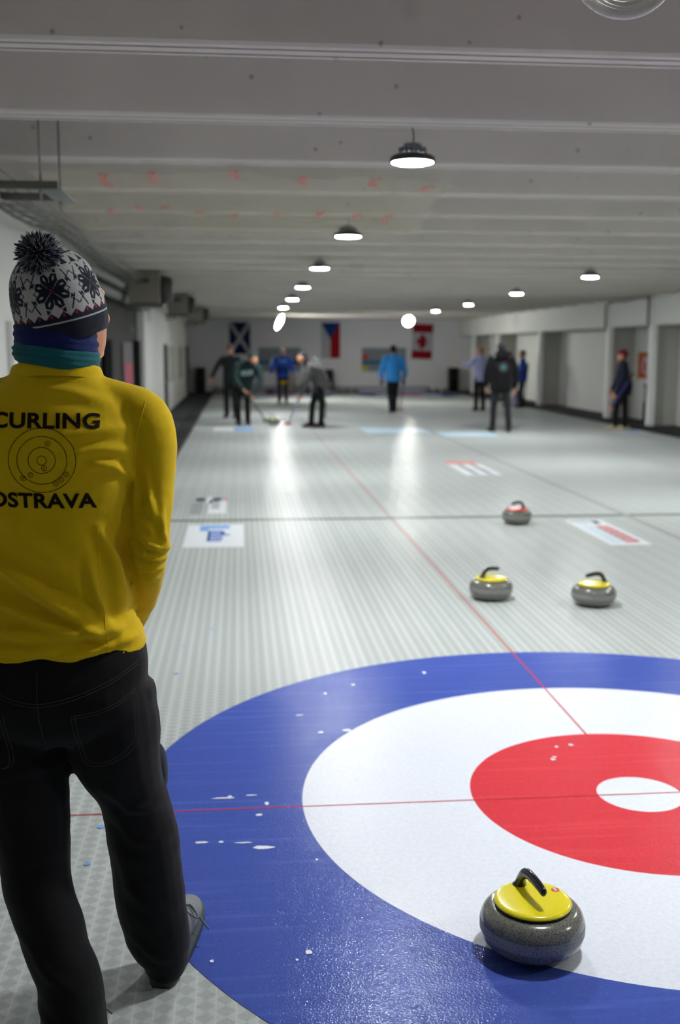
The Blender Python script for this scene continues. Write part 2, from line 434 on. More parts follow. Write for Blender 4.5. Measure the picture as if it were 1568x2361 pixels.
# poster on the dark wall
p = empty('poster', 'tall red and violet poster on the dark wall behind the yellow shirt', 'poster', (XL - .1, 14.9, .9))
b = B(); box(b, (-.01, -.75, -.3), (.02, .75, .8)); obj('sheet', b, cloth((112, 104, 112)), p, False)
b = B(); box(b, (.02, -.6, -.05), (.026, .6, .45)); obj('picture', b, cloth((176, 84, 98)), p, False)
b = B(); box(b, (.02, -.6, -.28), (.026, .6, -.1)); obj('caption', b, cloth((112, 108, 160)), p, False)
b = B(); ellipsoid(b, (0, 0, 0), (.05, .09, .1)); o = obj('wall_light', b, M['cream'], None, loc=(XL - .08, 13.2, .98))
tag(o, 'small pale wall fixture between the dark doors on the dark wall', 'fixture')
# right wall: fascia, posts, alcoves
b = B(); box(b, (XR, YB, 2.08), (XR + .25, YF, 2.62)); box(b, (XR + .05, YB, 2.6), (XR + .3, YF, 3.2)); struct('wall_right_fascia', b, M['wall_white'])
b = B(); box(b, (XR + .62, YB, 0), (XR + .8, YF, 2.7)); struct('wall_right', b, M['wall_white'])
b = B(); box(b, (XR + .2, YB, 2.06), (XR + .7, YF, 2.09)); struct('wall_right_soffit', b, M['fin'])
for i, y in enumerate([4.6, 9.4, 14.4, 17.2, 19.7, 25.2, 30.0, 33.6]):
    b = B(); box(b, (XR, y - .09, 0), (XR + .12, y + .09, 2.1), .006); struct('trim_%d' % (i + 1), b, M['post'])
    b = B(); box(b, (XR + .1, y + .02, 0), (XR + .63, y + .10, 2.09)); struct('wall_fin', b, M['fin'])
b = B(); box(b, (XR - .12, YB, 0), (XR + .6, 35.6, .09), .01); struct('baseboard_right', b, M['foam'])
# left walkway and kerb
b = B(); box(b, (XL - .05, YB, -.04), (-2.62, YF, .03)); struct('floor_walkway', b, M['carpet'])
b = B(); box(b, (-2.63, 9.0, -.04), (-2.36, YF, .06), .015); struct('baseboard_left', b, M['foam'])

# ------------------------------------------------------------------ paint in the ice
Z1, Z2, Z3 = 0.0012, 0.0020, 0.0028
def house(name, cx, cy, label):
    h = empty(name, label, 'target rings', (cx, cy, 0))
    for nm, r0, r1, m in (('blue_ring', 1.22, 1.83, 'blue_paint'), ('white_ring', .61, 1.22, 'white_paint'), ('red_ring', .152, .61, 'red_paint'), ('white_button', 0, .152, 'white_paint')):
        b = B(); disc(b, (0, 0), r0, r1, 160, Z1); obj(nm, b, M[m], h, False)
    return h
H0 = house('curling_house', 0, 0, 'large blue, white and red target rings under the nearest yellow-capped stone')
house('curling_house', 0, 34.0, 'small far target rings below the blue-jacketed walker at the end of the near lane')
house('curling_house', 4.55, 34.0, 'small far target rings under the maple leaf flag')
b = B(); random.seed(3)
def mark(x, y, w, l=None, rot=0.0):
    l = l or w * random.uniform(1.2, 1.8); n = 12; vs = []
    for k in range(n):
        a = 2 * PI * k / n; j = random.uniform(.75, 1.2); dx, dy = w * math.cos(a) * j, l * math.sin(a) * j
        vs.append(b.verts.new((x + dx * math.cos(rot) - dy * math.sin(rot), y + dx * math.sin(rot) + dy * math.cos(rot), Z3)))
    b.faces.new(vs)
for x, y, w, l in ((-1.499,.094,.046,.006),(-1.565,-.249,.02,.008),(-1.501,-.251,.008,.007),(-1.365,-.302,.034,.013),(-1.346,.034,.007,.012),(-1.476,.105,.008,.009),(-1.375,-.056,.012,.008),(-1.43,-.262,.03,.005),(-1.40,.11,.02,.004),
                   (-1.043,1.231,.008,.014),(-.528,1.511,.01,.018),(-1.259,-.918,.009,.011),(-1.515,-.937,.006,.007),(-1.292,-.951,.004,.005),(-.218,.346,.012,.01),(-.205,.37,.01,.006),(-.166,.476,.008,.009),(-.102,.49,.01,.01),(-.991,.738,.018,.014),(-1.102,.722,.012,.01),(-1.18,.944,.02,.006),(-.35,-.75,.004,.005),(-1.2,-.4,.005,.006),(-.9,1.35,.01,.01)):
    mark(x, y, w, l)
o = obj('ice_mark', b, M['frost'], H0, False); o['kind'] = 'stuff'; o['label'] = 'white scuffs and flakes of frost on the rings'
b = B()
for x, y in ((-1.905, -.1), (-1.915, -.36), (-1.75, 1.6), (-1.74, 2.1), (-1.6, 2.45)): mark(x, y, .012, .014)
o = obj('paint_mark', b, M['decal_light_blue'], None, False); tag(o, 'faint blue paint spots in the ice between the legs of the yellow-shirted person', 'paint spots'); o['kind'] = 'structure'
def strip(name, x0, y0, x1, y1, z, mat, mid=None):
    b = B(); flat(b, x0, y0, x1, y1, z); o = struct(name, b, M[mat]); return o
strip('tee_line', -2.3, -.0035, 2.25, .0035, Z2, 'line_red')
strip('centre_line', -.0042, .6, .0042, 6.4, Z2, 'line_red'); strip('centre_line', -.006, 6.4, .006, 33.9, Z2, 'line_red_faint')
strip('hog_line', -2.35, 6.35, 2.27, 6.45, Z2, 'line_dark'); strip('hog_line', 2.34, 6.35, 6.5, 6.45, Z2, 'line_dark')
strip('sheet_seam', 2.285, YB, 2.325, YF, Z1 * .5, 'line_seam')
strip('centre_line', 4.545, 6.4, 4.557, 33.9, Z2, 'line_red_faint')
strip('hog_line', -2.35, 27.6, 2.27, 27.7, Z2, 'line_seam')

# advertising prints under the ice
def decal(name, label, x, y, parts, base=None):
    d = empty(name, label, 'ice print', (x, y, 0), 0, 'advertising prints in the ice')
    parts = [p for p in parts if 'lettering' not in p[0]] + [('letter_mark', p[1], p[2], [q]) for p in parts if 'lettering' in p[0] for q in p[3]]
    for nm, mat, z, rects in parts:
        b = B()
        for r in rects:
            if len(r) == 4: flat(b, *r, z)
            else:
                n = 24; quad(b, [(r[0] + r[2] * math.cos(2 * PI * k / n), r[1] + r[3] * math.sin(2 * PI * k / n), z) for k in range(n)])
        obj(nm, b, M[mat], d, False)
    return d
decal('ice_print', 'white rectangular print with light blue bar and blue letter marks, nearest the yellow shirt', -1.65, 5.58,
      [('panel', 'decal_white', Z1, [(-.247, -.56, .247, .57)]),
       ('bar', 'decal_light_blue', Z2, [(-.14, .33, .125, .52), (-.14, .22, -.06, .34)]),
       ('lettering', 'decal_blue', Z2, [(-.062, -.30 + .115 * k, .062 + (.012 if k % 2 else 0), -.30 + .115 * k + .075) for k in range(5)] + [(-.062, -.30, -.04, .24), (.06, -.02, .13, .05), (.05, .0, .085, .2)])])
decal('ice_print', 'grey and white print with two dark oval halves and an orange dot', -1.75, 7.42,
      [('panel', 'decal_white', Z1, [(.0, -.6, .18, .35), (-.03, .1, .03, .6)]),
       ('oval', 'decal_dark', Z2, [(-.10, .38, .055, .14, 1), (.075, .38, .055, .14, 1)]),
       ('dot', 'decal_red', Z2, [(.168, .38, .024, .09, 1)]),
       ('lettering', 'decal_grey', Z2, [(-.17, -.62 + .16 * k, -.06, -.62 + .16 * k + .1) for k in range(5)] + [(.03, -.28 + .13 * k, .11, -.28 + .13 * k + .08) for k in range(4)])])
decal('ice_print', 'slanted white print with red and navy lettering right of the yellow-capped stones', 1.785, 5.48,
      [('panel', 'decal_white', Z1, [(-.18, -.64, .18, .66)]),
       ('lettering', 'decal_red', Z2, [(.0, -.52 + .145 * k, .12, -.52 + .145 * k + .1) for k in range(6)] + [(.0, -.50, .02, .28), (.10, -.50, .12, .2)]),
       ('small_lettering', 'decal_pale_blue', Z2, [(-.12, -.5 + .14 * k, -.03, -.5 + .14 * k + .08) for k in range(6)] + [(-.12, .42, .0, .5)]),
       ('emblem', 'decal_dark', Z2, [(.05, .43, .11, .60), (-.15, .56, .05, .585)])])
decal('ice_print', 'faint print with a pink bar and grey strokes beyond the nearer dark line', 1.68, 10.6,
      [('bar', 'decal_pink', Z2, [(-.21, .55, .24, .9)]),
       ('strokes', 'decal_white', Z1, [(-.22, -.8, -.1, .5), (-.03, -.8, .08, .5), (.15, -.8, .25, .5)]),
       ('lettering', 'decal_grey', Z1, [(-.1, -.6, -.03, .4), (.08, -.6, .15, .4)])])
decal('ice_print', 'pale blue stripe print in the ice before the light blue jacket', 1.6, 17.4,
      [('panel', 'decal_pale_blue', Z1, [(-.6, -.7, .68, .75)]), ('stripe', 'decal_white', Z2, [(-.5, -.25, .1, .1), (.25, -.4, .6, .3)])])
decal('ice_print', 'pale blue stripe print under the feet of the black hoodie', 2.85, 16.4,
      [('panel', 'decal_pale_blue', Z1, [(-.5, -.6, .55, .6)]), ('stripe', 'decal_white', Z2, [(-.3, -.2, .3, .15)])])
decal('ice_print', 'small white and blue print at the feet of the dark green sweeper', -1.55, 18.1,
      [('panel', 'decal_white', Z1, [(-.4, -.6, .0, .4)]), ('mark', 'decal_light_blue', Z1, [(.02, -.5, .4, .3)])])
decal('ice_print', 'pale print at the feet of the red-hatted person', 6.25, 16.7,
      [('panel', 'decal_white', Z1, [(-.35, -.4, .2, .4)]), ('mark', 'decal_light_blue', Z2, [(-.2, -.1, .1, .15)])])

# ------------------------------------------------------------------ curling stones
def make_stone(capmat, label, group):
    s = empty('curling_stone', label, 'curling stone', (0, 0, 0), 0, group)
    b = B(); lathe(b, [(.05, .004), (.062, .0), (.069, .001), (.092, .009), (.119, .021), (.1325, .037), (.1365, .053), (.1388, .066), (.1388, .080), (.1372, .092), (.1325, .105), (.1245, .116), (.115, .1225), (.105, .1255), (.09, .1265)], 64)
    obj('granite_body', b, M['granite'], s)
    b = B(); rings = []
    for r, z in ((.1362, .053), (.1391, .060), (.1395, .066), (.1395, .079), (.1387, .085)):
        rings.append([V((r * math.cos(2 * PI * k / 64), r * math.sin(2 * PI * k / 64), z)) for k in range(64)])
    rings_mesh(b, rings, False, False); obj('striking_band', b, M['granite_band'], s)
    b = B(); lathe(b, [(.08, .122), (.099, .1255), (.1005, .1295), (.099, .133), (.08, .133)], 64); obj('gasket', b, M['black'], s)
    b = B(); lathe(b, [(.06, .131), (.099, .1315), (.1025, .134), (.1025, .1365), (.100, .140), (.095, .1425), (.087, .1437), (.05, .1445), (.01, .1447)], 64)
    cap = obj('handle_disc', b, M[capmat], s)
    b = B()
    limb(b, [(-.076, 0, .142), (-.072, 0, .153), (-.064, 0, .171), (-.051, 0, .187), (-.032, 0, .196), (-.006, 0, .198), (.03, 0, .194), (.058, 0, .189)],
         [(.021, .019), (.016, .014), (.0125, .0135), (.012, .0145), (.011, .0145), (.0105, .0145), (.0105, .014), (.009, .0125)], (0, 1, 0), 16, 4, .8)
    obj('handle', b, M['gloss_black'], s)
    b = B(); disc(b, (-.02, .078), .0, .011, 24, .1446); st = obj('number_sticker', b, M['sticker_red'], s, False)
    b = B(); flat(b, -.027, .073, -.024, .083, .1449); flat(b, -.018, .073, -.015, .083, .1449); flat(b, -.025, .0765, -.017, .0795, .1449); obj('sticker_mark', b, M['sticker_white'], st, False)
    return s
S0 = make_stone('stone_yellow', 'nearest yellow-capped granite curling stone on the white and blue rings', 'yellow-capped curling stones')
R0 = make_stone('stone_red', 'red-capped granite curling stone on the ice before the dark line', 'red-capped curling stones')
S0.location = (-.662, -.947, 0); S0.rotation_euler.z = math.radians(-78)
R0.location = (1.113, 5.99, 0); R0.rotation_euler.z = math.radians(205)
def stone(src, x, y, deg, label):
    c = copy_tree(src); c.location = (x, y, 0); c.rotation_euler.z = math.radians(deg); c['label'] = label; return c
stone(S0, .175, 3.06, 28, 'yellow-capped stone beside the red centre line in the middle of the ice')
stone(S0, .782, 2.84, 196, 'yellow-capped stone to the right, in front of the red-lettered ice print')
stone(S0, -.705, 19.2, 120, 'small moving yellow-capped stone between the two sweepers')
for i, (x, y) in enumerate(((2.24, 35.75), (2.54, 35.78), (2.84, 35.74))):
    stone(S0, x, y, 40 * i, ['yellow-capped stone by the far wall next to the black chair', 'middle of the three yellow-capped stones by the far wall', 'yellow-capped stone by the far wall nearest the light blue jacket'][i])
for i, x in enumerate((-2.28, -1.97)):
    stone(S0, x, 35.78, 70 * i, ['yellow-capped stone at the far end of the left kerb', 'yellow-capped stone by the far wall behind the dark green sweeper'][i])
for i, x in enumerate((5.58, 5.88, 6.18)):
    stone(R0, x, 35.74, 60 * i, ['red-capped stone under the maple leaf flag, first of the far row', 'red-capped stone second in the far row under the maple leaf flag', 'red-capped stone of the far row nearest the black rack'][i])

# ------------------------------------------------------------------ lamps
def make_lamp(lens, rad=.115):
    l = empty('ceiling_lamp', 'round hanging lamp', 'lamp', (0, 0, 0), 0, 'round lamps over the ice')
    b = B(); lathe(b, [(rad * .9, 0), (rad * 1.03, -.004), (rad * 1.06, .006), (rad * 1.03, .024), (rad * .9, .034), (rad * .5, .046), (.02, .048)], 40); obj('housing', b, M['lamp_metal'], l)
    b = B(); lathe(b, [(.01, -.012), (rad * .5, -.011), (rad * .85, -.006), (rad * .97, -.0015), (rad * .9, .001)], 40); obj('lens', b, lens, l)
    b = B(); lathe(b, [(.02, .04), (.05, .046), (.052, .052), (.05, .085), (.045, .095), (.02, .098)], 24)
    for k in range(12):
        a = 2 * PI * k / 12; box(b, (-.003, .045, .04), (.003, .075, .075)); bm_last = 8
        b.verts.ensure_lookup_table()
        for v in b.verts[-8:]: v.co = Matrix.Rotation(a, 4, 'Z') @ v.co
    obj('driver', b, M['lamp_grey'], l)
    b = B(); limb(b, [(.0, 0, .09), (.006, 0, .13), (-.004, 0, .19), (-.012, 0, .27), (-.008, 0, .56)], [.004] * 5, n=6); obj('cable', b, M['lamp_metal'], l)
    return l
L0 = make_lamp(M['lens']); L0.location = (-.491, 2.296, 2.575)
L0['label'] = 'nearest and largest round lamp, hanging on a cable below the concrete ribs'
names = ['second round lamp of the near row, beyond the plastic sheet', 'third round lamp of the near row', 'fourth round lamp of the near row', 'small fifth round lamp of the near row', 'small sixth round lamp, last of the near row']
for (x, y), nm in zip(((-.449, 6.1), (-.418, 9.89), (-.384, 14.01), (-.341, 18.27), (-.347, 22.59)), names):
    c = copy_tree(L0); c.location = (x, y, 2.575); c['label'] = nm
names = ['lamp of the right row nearest the right wall conduit', 'second lamp of the right row, above the red-hatted person', 'third lamp of the right row, dim and small', 'fourth lamp of the right row, faint above the maple leaf flag']
LD = None
for i, ((x, y), nm) in enumerate(zip(((3.39, 11.03), (3.54, 15.54), (3.68, 20.24), (3.69, 24.35)), names)):
    if i < 2: c = copy_tree(L0)
    elif LD is None: LD = c = make_lamp(M['lens_dim'], .10)
    else: c = copy_tree(LD)
    c.location = (x, y, 2.575); c['label'] = nm
for (x, y), nm in zip(((-.15, -.60), (3.4, 6.8), (3.4, 2.5), (3.4, -1.6)), ('lamp just above the picture, over the nearest yellow-capped stone', 'lamp over the right lane outside the picture, beyond the near rings', 'lamp over the right lane outside the picture, beside the near rings', 'lamp over the right lane outside the picture, beside the nearest stone')):
    c = make_lamp(M['lens_near']) if y == -.60 else copy_tree(L0); c.location = (x, y, 2.575); c['label'] = nm
# two tilted lamps near the far wall
def tilted(x, y, z, rad, rot, label):
    l = empty('tilted_lamp', label, 'lamp', (x, y, z), 0, 'tilted lamps at the far end')
    R_ = Matrix.Rotation(rot[1], 4, 'Z') @ Matrix.Rotation(rot[0], 4, 'X')
    b = B(); lathe(b, [(.01, -.05), (rad * .6, -.04), (rad * .93, -.01), (rad, .0)], 32); xform(b, R_); obj('glass', b, M['globe'], l)
    b = B(); lathe(b, [(rad, .0), (rad * 1.04, .008), (rad * .9, .04), (rad * .35, .08), (.03, .1)], 32); xform(b, R_); obj('housing', b, M['lamp_grey'], l)
    b = B(); cyl(b, (0, .03, .02), (0, .03, CEIL + .5 - z), .012); obj('cable', b, M['lamp_metal'], l)
tilted(-.13, 30.8, 2.44, .24, (math.radians(-66), math.radians(70)), 'tall white tilted lamp hanging above the blue-jacketed walker')
tilted(3.72, 29.0, 2.44, .155, (math.radians(-70), 0), 'round white tilted lamp hanging left of the maple leaf flag')

# ------------------------------------------------------------------ things under the ceiling
# white conduit coil
h = empty('conduit_coil', 'white corrugated conduit coil hanging from the ceiling at the top edge', 'coil', (-.475, -.85, 2.52))
def loop(name, rx, rz, cx, cy, cz, a0, a1, drift, r=.0115):
    b = B(); pts, rr = [], []
    n = 260
    for k in range(n + 1):
        t = a0 + (a1 - a0) * k / n
        pts.append((cx + rx * math.cos(t), cy + drift * k / n, cz + rz * math.sin(t))); rr.append(r * (1.0 + (.10 if k % 2 else -.06)))
    limb(b, pts, rr, (0, 1, 0), 12, 1); obj(name, b, M['hose'], h)
loop('conduit_loop', .136, .132, .0, .0, .02, PI * .9, PI * 2.15, .04)
loop('conduit_loop', .122, .118, .014, .03, .022, PI * .85, PI * 2.2, .04)
loop('conduit_loop', .105, .098, .02, .06, .022, PI * .9, PI * 2.1, .03)
b = B(); limb(b, [(-.125, -.03, .3), (-.122, -.035, .06), (-.10, -.04, -.045), (-.075, -.04, -.09)], [.0115] * 4, n=12); obj('conduit_end', b, M['hose'], h)
b = B(); cyl(b, (.136, .03, .04), (.12, -.03, .64), .009); obj('strap', b, M['hose'], h)
b = B(); cyl(b, (-.13, .03, .04), (-.115, -.03, .64), .009); obj('strap', b, M['hose'], h)
# plastic sheet stapled under the ribs with red printing
ps = empty('plastic_sheet', 'clear creased plastic sheet with red printing under the ceiling ribs', 'sheet', (-1.4, 4.9, CEIL - .03))
def sheet_z(x, y):
    return .012 * math.sin(7 * x + 2.2 * y) + .014 * math.sin(3.1 * y - 1.4 * x) - .05 * max(0, math.sin((y - 1.8 + 4.9) * 2 * PI / 1.2 + PI)) * .35 + .008 * math.sin(19 * x + 3 * y)
b = B(); NX, NY = 70, 90; g_ = []
for j in range(NY + 1):
    row = []
    for i in range(NX + 1):
        fx, fy = i / NX, j / NY
        x = -1.25 + fx * (2.55 + .35 * fy) - .12 * fy; y = -1.78 + fy * 3.35
        row.append(b.verts.new((x, y, sheet_z(x, y) - .015)))
    g_.append(row)
for j in range(NY):
    for i in range(NX): b.faces.new((g_[j][i], g_[j][i + 1], g_[j + 1][i + 1], g_[j + 1][i]))
obj('film', b, M['sheet'], ps)
marks = [(-2.221,3.296,1),(-1.92,3.13,1),(-1.434,3.126,1),(-1.019,3.185,1),(-.572,3.22,1),(-.235,3.304,1),(-2.361,4.848,.7),(-2.144,4.653,.8),(-1.95,4.68,.5),(-1.713,4.727,.45),(-1.449,4.798,.65),(-1.12,4.762,.4),(-.805,4.603,.6),(-.516,4.721,.7),(-.259,4.98,1)]
for x, y, s in marks:
    b = B(); x0, y0 = x + 1.4, y - 4.9; pts = []
    for k in range(22):
        t = k / 21 * 2 * PI * .98
        px = x0 + .024 * math.sin(2 * t + .7) ; py = y0 + .19 * s * math.cos(t) + .03
        pts.append((px, py, sheet_z(px, py) - .021))
    limb(b, pts, [(.010, .0015)] * 22, (1, 0, 0), 6, 1); obj('printed_mark', b, M['print_red'], ps)
# hanging strut frame
hf = empty('strut_frame', 'galvanised strut frame hanging on threaded rods at the upper left', 'hanging frame', (-2.5, 2.55, 2.42))
b = B(); box(b, (-.55, -.26, -.012), (.15, -.215, .028), .003); obj('crossbar', b, M['steel_dark'], hf)
b = B(); box(b, (-.24, .19, -.012), (.09, .235, .028), .003); obj('crossbar', b, M['steel_dark'], hf)
b = B(); box(b, (.06, -.27, -.016), (.17, .26, -.010), .002); obj('plate', b, M['galv'], hf)
b = B(); box(b, (-.36, -.27, -.016), (-.22, .26, -.010), .002); obj('plate', b, M['galv'], hf)
for x, y in ((-.29, .21), (.06, -.235), (.09, .21)):
    b = B(); cyl(b, (x, y, -.07), (x, y, .76), .006, 8); cyl(b, (x, y, -.03), (x, y, -.015), .012, 6); obj('threaded_rod', b, M['galv'], hf)
b = B(); tube(b, [(-.5, .1, .02), (-.42, .12, -.1), (-.40, .1, -.22), (-.44, .1, -.4), (-.58, .1, -.5)], .006); obj('loose_cable', b, M['steel_dark'], hf)
# camera-like junction box above the frame
jb = empty('junction_box', 'small dark box clipped beside the hanging frame at the left edge', 'junction box', (-2.86, 2.9, 2.66))
b = B(); box(b, (-.08, -.05, -.07), (.05, .05, .07), .01); obj('casing', b, M['steel_dark'], jb)
b = B(); cyl(b, (0, 0, .06), (0, 0, .55), .02); obj('bracket', b, M['galv'], jb)
# cable tray and pipes along the top of the left wall
ct = empty('cable_tray', 'wire cable tray full of cables along the top of the left wall', 'cable tray', (-2.86, 7, 2.56))
for x in (-.11, -.05, .02, .09):
    b = B(); pts = [(x + .015 * math.sin(y * 1.9 + x * 30), y - 7, .03 * math.sin(y * 1.3 + x * 9) - .02) for y in [2 + .6 * k for k in range(17)]]; tube(b, pts, .012, 6, 2); obj('cable', b, M['steel_dark'], ct)
b = B()
for k in range(33): box(b, (-.14, -5 + .3 * k, -.05), (.13, -5 + .3 * k + .006, -.044))
box(b, (-.14, -5, -.05), (-.134, 4.7, -.044)); box(b, (.124, -5, -.05), (.13, 4.7, -.044)); box(b, (-.14, -5, .01), (-.134, 4.7, .016)); box(b, (.124, -5, .01), (.13, 4.7, .016))
obj('wire_basket', b, M['galv'], ct)
b = B(); cyl(b, (0, -4.4, 2.47), (0, 5.8, 2.47), .045, 16); o = obj('pipe', b, M['duct'], None, loc=(-3.03, 12.2, 0)); tag(o, 'upper pale pipe running along the left wall to the fan units', 'pipe')
b = B(); cyl(b, (0, -2.4, 2.33), (0, 4.6, 2.33), .06, 16); o = obj('pipe', b, M['duct'], None, loc=(-3.1, 12.2, 0)); tag(o, 'lower thick pale pipe under the cable tray on the dark wall', 'pipe')
b = B(); cyl(b, (0, 0, 2.45), (0, 17, 2.45), .04, 12); o = obj('pipe', b, M['duct'], None, loc=(-2.9, 18.0, 0)); tag(o, 'thin pale pipe joining the fan units on the left', 'pipe')
b = B(); pts = [(XL + .0, 14.9 + .9 * math.cos(t) * .6, 2.15 + .5 * math.sin(t) * .5) for t in [PI + PI * k / 12 for k in range(13)]]; tube(b, pts, .014, 6, 2); o = obj('cable', b, M['steel_dark'], None); tag(o, 'slack cable loop below the first fan unit on the dark wall', 'cable')
# fan coil units
def fan_unit(x, y, z, s, label):
    f = empty('fan_unit', label, 'fan unit', (x, y, z), 0, 'fan units along the left wall')
    b = B(); box(b, (-.24 * s, -.3 * s, .0), (.2 * s, .3 * s, .42 * s), .01); obj('casing', b, M['fan_case'], f, False)
    b = B(); limb(b, [(.2 * s, 0, .2 * s), (.28 * s, 0, .2 * s), (.36 * s, 0, .2 * s)], [.2 * s, .19 * s, .16 * s], (0, 1, 0), 20, 1, 0); obj('fan_shroud', b, M['fan_dark'], f)
    b = B(); box(b, (-.3 * s, -.28 * s, -.05 * s), (.25 * s, .28 * s, -.01), .008); obj('drip_tray', b, M['steel_dark'], f, False)
    b = B(); box(b, (-.12 * s, -.31 * s, .27 * s), (.06 * s, -.3 * s, .34 * s)); obj('vent', b, M['fan_dark'], f, False)
    for sx in (-.2, .16):
        b = B(); cyl(b, (sx * s, 0, .4 * s), (sx * s, 0, CEIL + .5 - z), .008, 6); obj('hanger', b, M['galv'], f)
    b = B(); limb(b, [(-.1 * s, 0, -.03), (-.1 * s, .05, -.08), (-.3 * s, .1, -.1)], [.02] * 3, n=8); obj('drain_pipe', b, M['duct'], f)
fan_unit(-2.72, 12.2, 2.23, 1.0, 'nearest and largest grey-beige fan unit hanging under the ceiling at the left wall')
fan_unit(-2.60, 18.4, 2.28, .9, 'middle grey-beige fan unit hanging at the left wall')
fan_unit(-2.50, 24.6, 2.28, .9, 'farthest grey-beige fan unit hanging near the far left corner')
b = B(); pts = [(XR - .05, 19.75, 2.08), (XR - .05, 19.75, 2.58), (XR - .05, 19.2, 2.62), (XR - .05, 18.5, 2.60), (XR - .05, 17.9, 2.63), (XR - .05, 17.25, 2.62), (XR - .05, 17.25, 2.08)]
for a, c in zip(pts, pts[1:]): limb(b, [a, c], [.022, .022], n=8, sub=1)
o = obj('conduit', b, M['steel_dark'], None); tag(o, 'grey conduit bridging two posts on the right wall fascia', 'conduit')

# ------------------------------------------------------------------ far end
def flagbase(name, label, x, z1, w, hgt, mat, tilt=0.0):
    f = empty(name, label, 'flag', (x, YF - .03, z1)); f.rotation_euler.y = tilt
    b = B(); box(b, (-w / 2, -.004, -hgt), (w / 2, .004, 0)); obj('field', b, M[mat], f, False)
    return f
def poly(bm, pts, y, t=.004):
    a = [bm.verts.new((x, y, z)) for x, z in pts]; c = [bm.verts.new((x, y + t, z)) for x, z in pts]; n = len(pts)
    bm.faces.new(a); bm.faces.new(c[::-1])
    for i in range(n): bm.faces.new((a[i], c[i], c[(i + 1) % n], a[(i + 1) % n]))
f = flagbase('flag', 'hanging navy flag with a white diagonal cross on the far wall', -1.38, 2.56, .76, 1.15, 'navy_cloth')
b = B(); w, hh, t = .38, 1.15, .085
poly(b, [(-w, 0), (-w + t, 0), (w, -hh + t * 1.2), (w, -hh), (w - t, -hh), (-w, -t * 1.2)], -.009); poly(b, [(w, 0), (w, -t * 1.2), (-w + t, -hh), (-w, -hh), (-w, -hh + t * 1.2), (w - t, 0)], -.010)
obj('cross', b, M['cloth_white'], f, False)
f = flagbase('flag', 'hanging flag with blue triangle over white and red halves on the far wall', 1.95, 2.56, .70, 1.30, 'wall_far')
b = B(); box(b, (0, -.008, -1.3), (.35, -.004, 0)); obj('red_half', b, M['flag_red'], f, False)
b = B(); box(b, (-.35, -.008, -1.3), (0, -.004, 0)); obj('white_half', b, M['cloth_white'], f, False)
b = B(); poly(b, [(-.35, 0), (.35, 0), (0, -.62)], -.012); obj('blue_triangle', b, M['flag_blue'], f, False)
f = flagbase('flag', 'hanging red and white flag with a red maple leaf on the far wall', 5.40, 2.52, .76, 1.28, 'cloth_white', math.radians(2.5))
b = B(); box(b, (-.38, -.008, -.31), (.38, -.004, 0)); obj('red_band', b, M['flag_red_dark'], f, False)
b = B(); box(b, (-.38, -.008, -1.28), (.38, -.004, -.98)); obj('red_band', b, M['flag_red_dark'], f, False)
leaf = [(0, .28), (.05, .18), (.12, .21), (.1, .06), (.19, .13), (.21, .08), (.29, .09), (.26, .02), (.30, -.02), (.17, -.12), (.18, -.17), (.02, -.15), (.02, -.28), (-.02, -.28), (-.02, -.15), (-.18, -.17), (-.17, -.12), (-.30, -.02), (-.26, .02), (-.29, .09), (-.21, .08), (-.19, .13), (-.1, .06), (-.12, .21), (-.05, .18)]
b = B(); poly(b, [(-y * .95, x * .95 - .645) for x, y in leaf], -.008); obj('maple_leaf', b, M['flag_red_dark'], f, False)
def scoreboard(x0, x1, label, squares):
    s = empty('scoreboard', label, 'scoreboard', (x0, YF - .03, .78)); w = x1 - x0
    b = B(); box(b, (0, -.02, 0), (w, .02, .86), .005); obj('panel', b, M['board'], s, False)
    b = B(); box(b, (0, -.03, .26), (w * .5, -.02, .40)); obj('teal_strip', b, M['teal'], s, False)
    b = B(); box(b, (w * .5, -.03, .26), (w, -.02, .40)); obj('dark_strip', b, M['black'], s, False)
    if squares:
        b = B(); box(b, (0, -.03, .44), (.22, -.02, .62)); obj('red_card', b, M['red'], s, False)
        b = B(); box(b, (0, -.03, .02), (.22, -.02, .2)); obj('yellow_card', b, M['yellow_plain'], s, False)
scoreboard(3.12, 4.75, 'score board with red and yellow cards behind the light blue jacket', True)
scoreboard(-.7, .85, 'score board with dark teal strip behind the blue-jacketed walker', False)
b = B(); box(b, (0, 0, 0), (8.0, .04, .25), .008); o = obj('bumper_board', b, M['bumper'], None, False, loc=(-2.4, 36.1, 0)); tag(o, 'long low pale bumper board at the foot of the far wall', 'board')
def rack(x, label):
    r = empty('rack', label, 'rack', (x, 35.9, 0), 0, 'black racks in the far corners')
    b = B()
    for s in (-.17, .14): box(b, (s, -.2, 0), (s + .03, .2, .92))
    box(b, (-.17, .17, 0), (.17, .2, .92)); obj('frame', b, M['black'], r, False)
    for k, z in enumerate((.04, .26, .48, .70, .89)):
        b = B(); box(b, (-.16, -.19, z), (.16, .19, z + .03)); obj('shelf', b, M['black'], r, False)
    b = B(); box(b, (-.14, -.15, .52), (.12, .1, .62), .02); obj('folded_item', b, cloth((60, 62, 40)), r, False)
rack(-2.82, 'tall black rack in the far left corner'); rack(6.51, 'tall black rack in the far right corner')
ch = empty('chair', 'black chair by the far wall behind the grey-jacketed sweeper', 'chair', (1.80, 35.6, 0))
b = B(); box(b, (-.22, -.22, .40), (.22, .22, .46), .015); obj('seat', b, M['black'], ch)
b = B(); box(b, (-.22, .18, .48), (.22, .22, .86), .015); obj('backrest', b, M['black'], ch)
for sx in (-.19, .19):
    for sy in (-.19, .19):
        b = B(); cyl(b, (sx, sy, 0), (sx, sy, .42), .014, 8); obj('leg', b, M['black'], ch)
bn = empty('bin', 'cream bin by the far wall behind the blue-jacketed walker', 'bin', (.45, 35.6, 0))
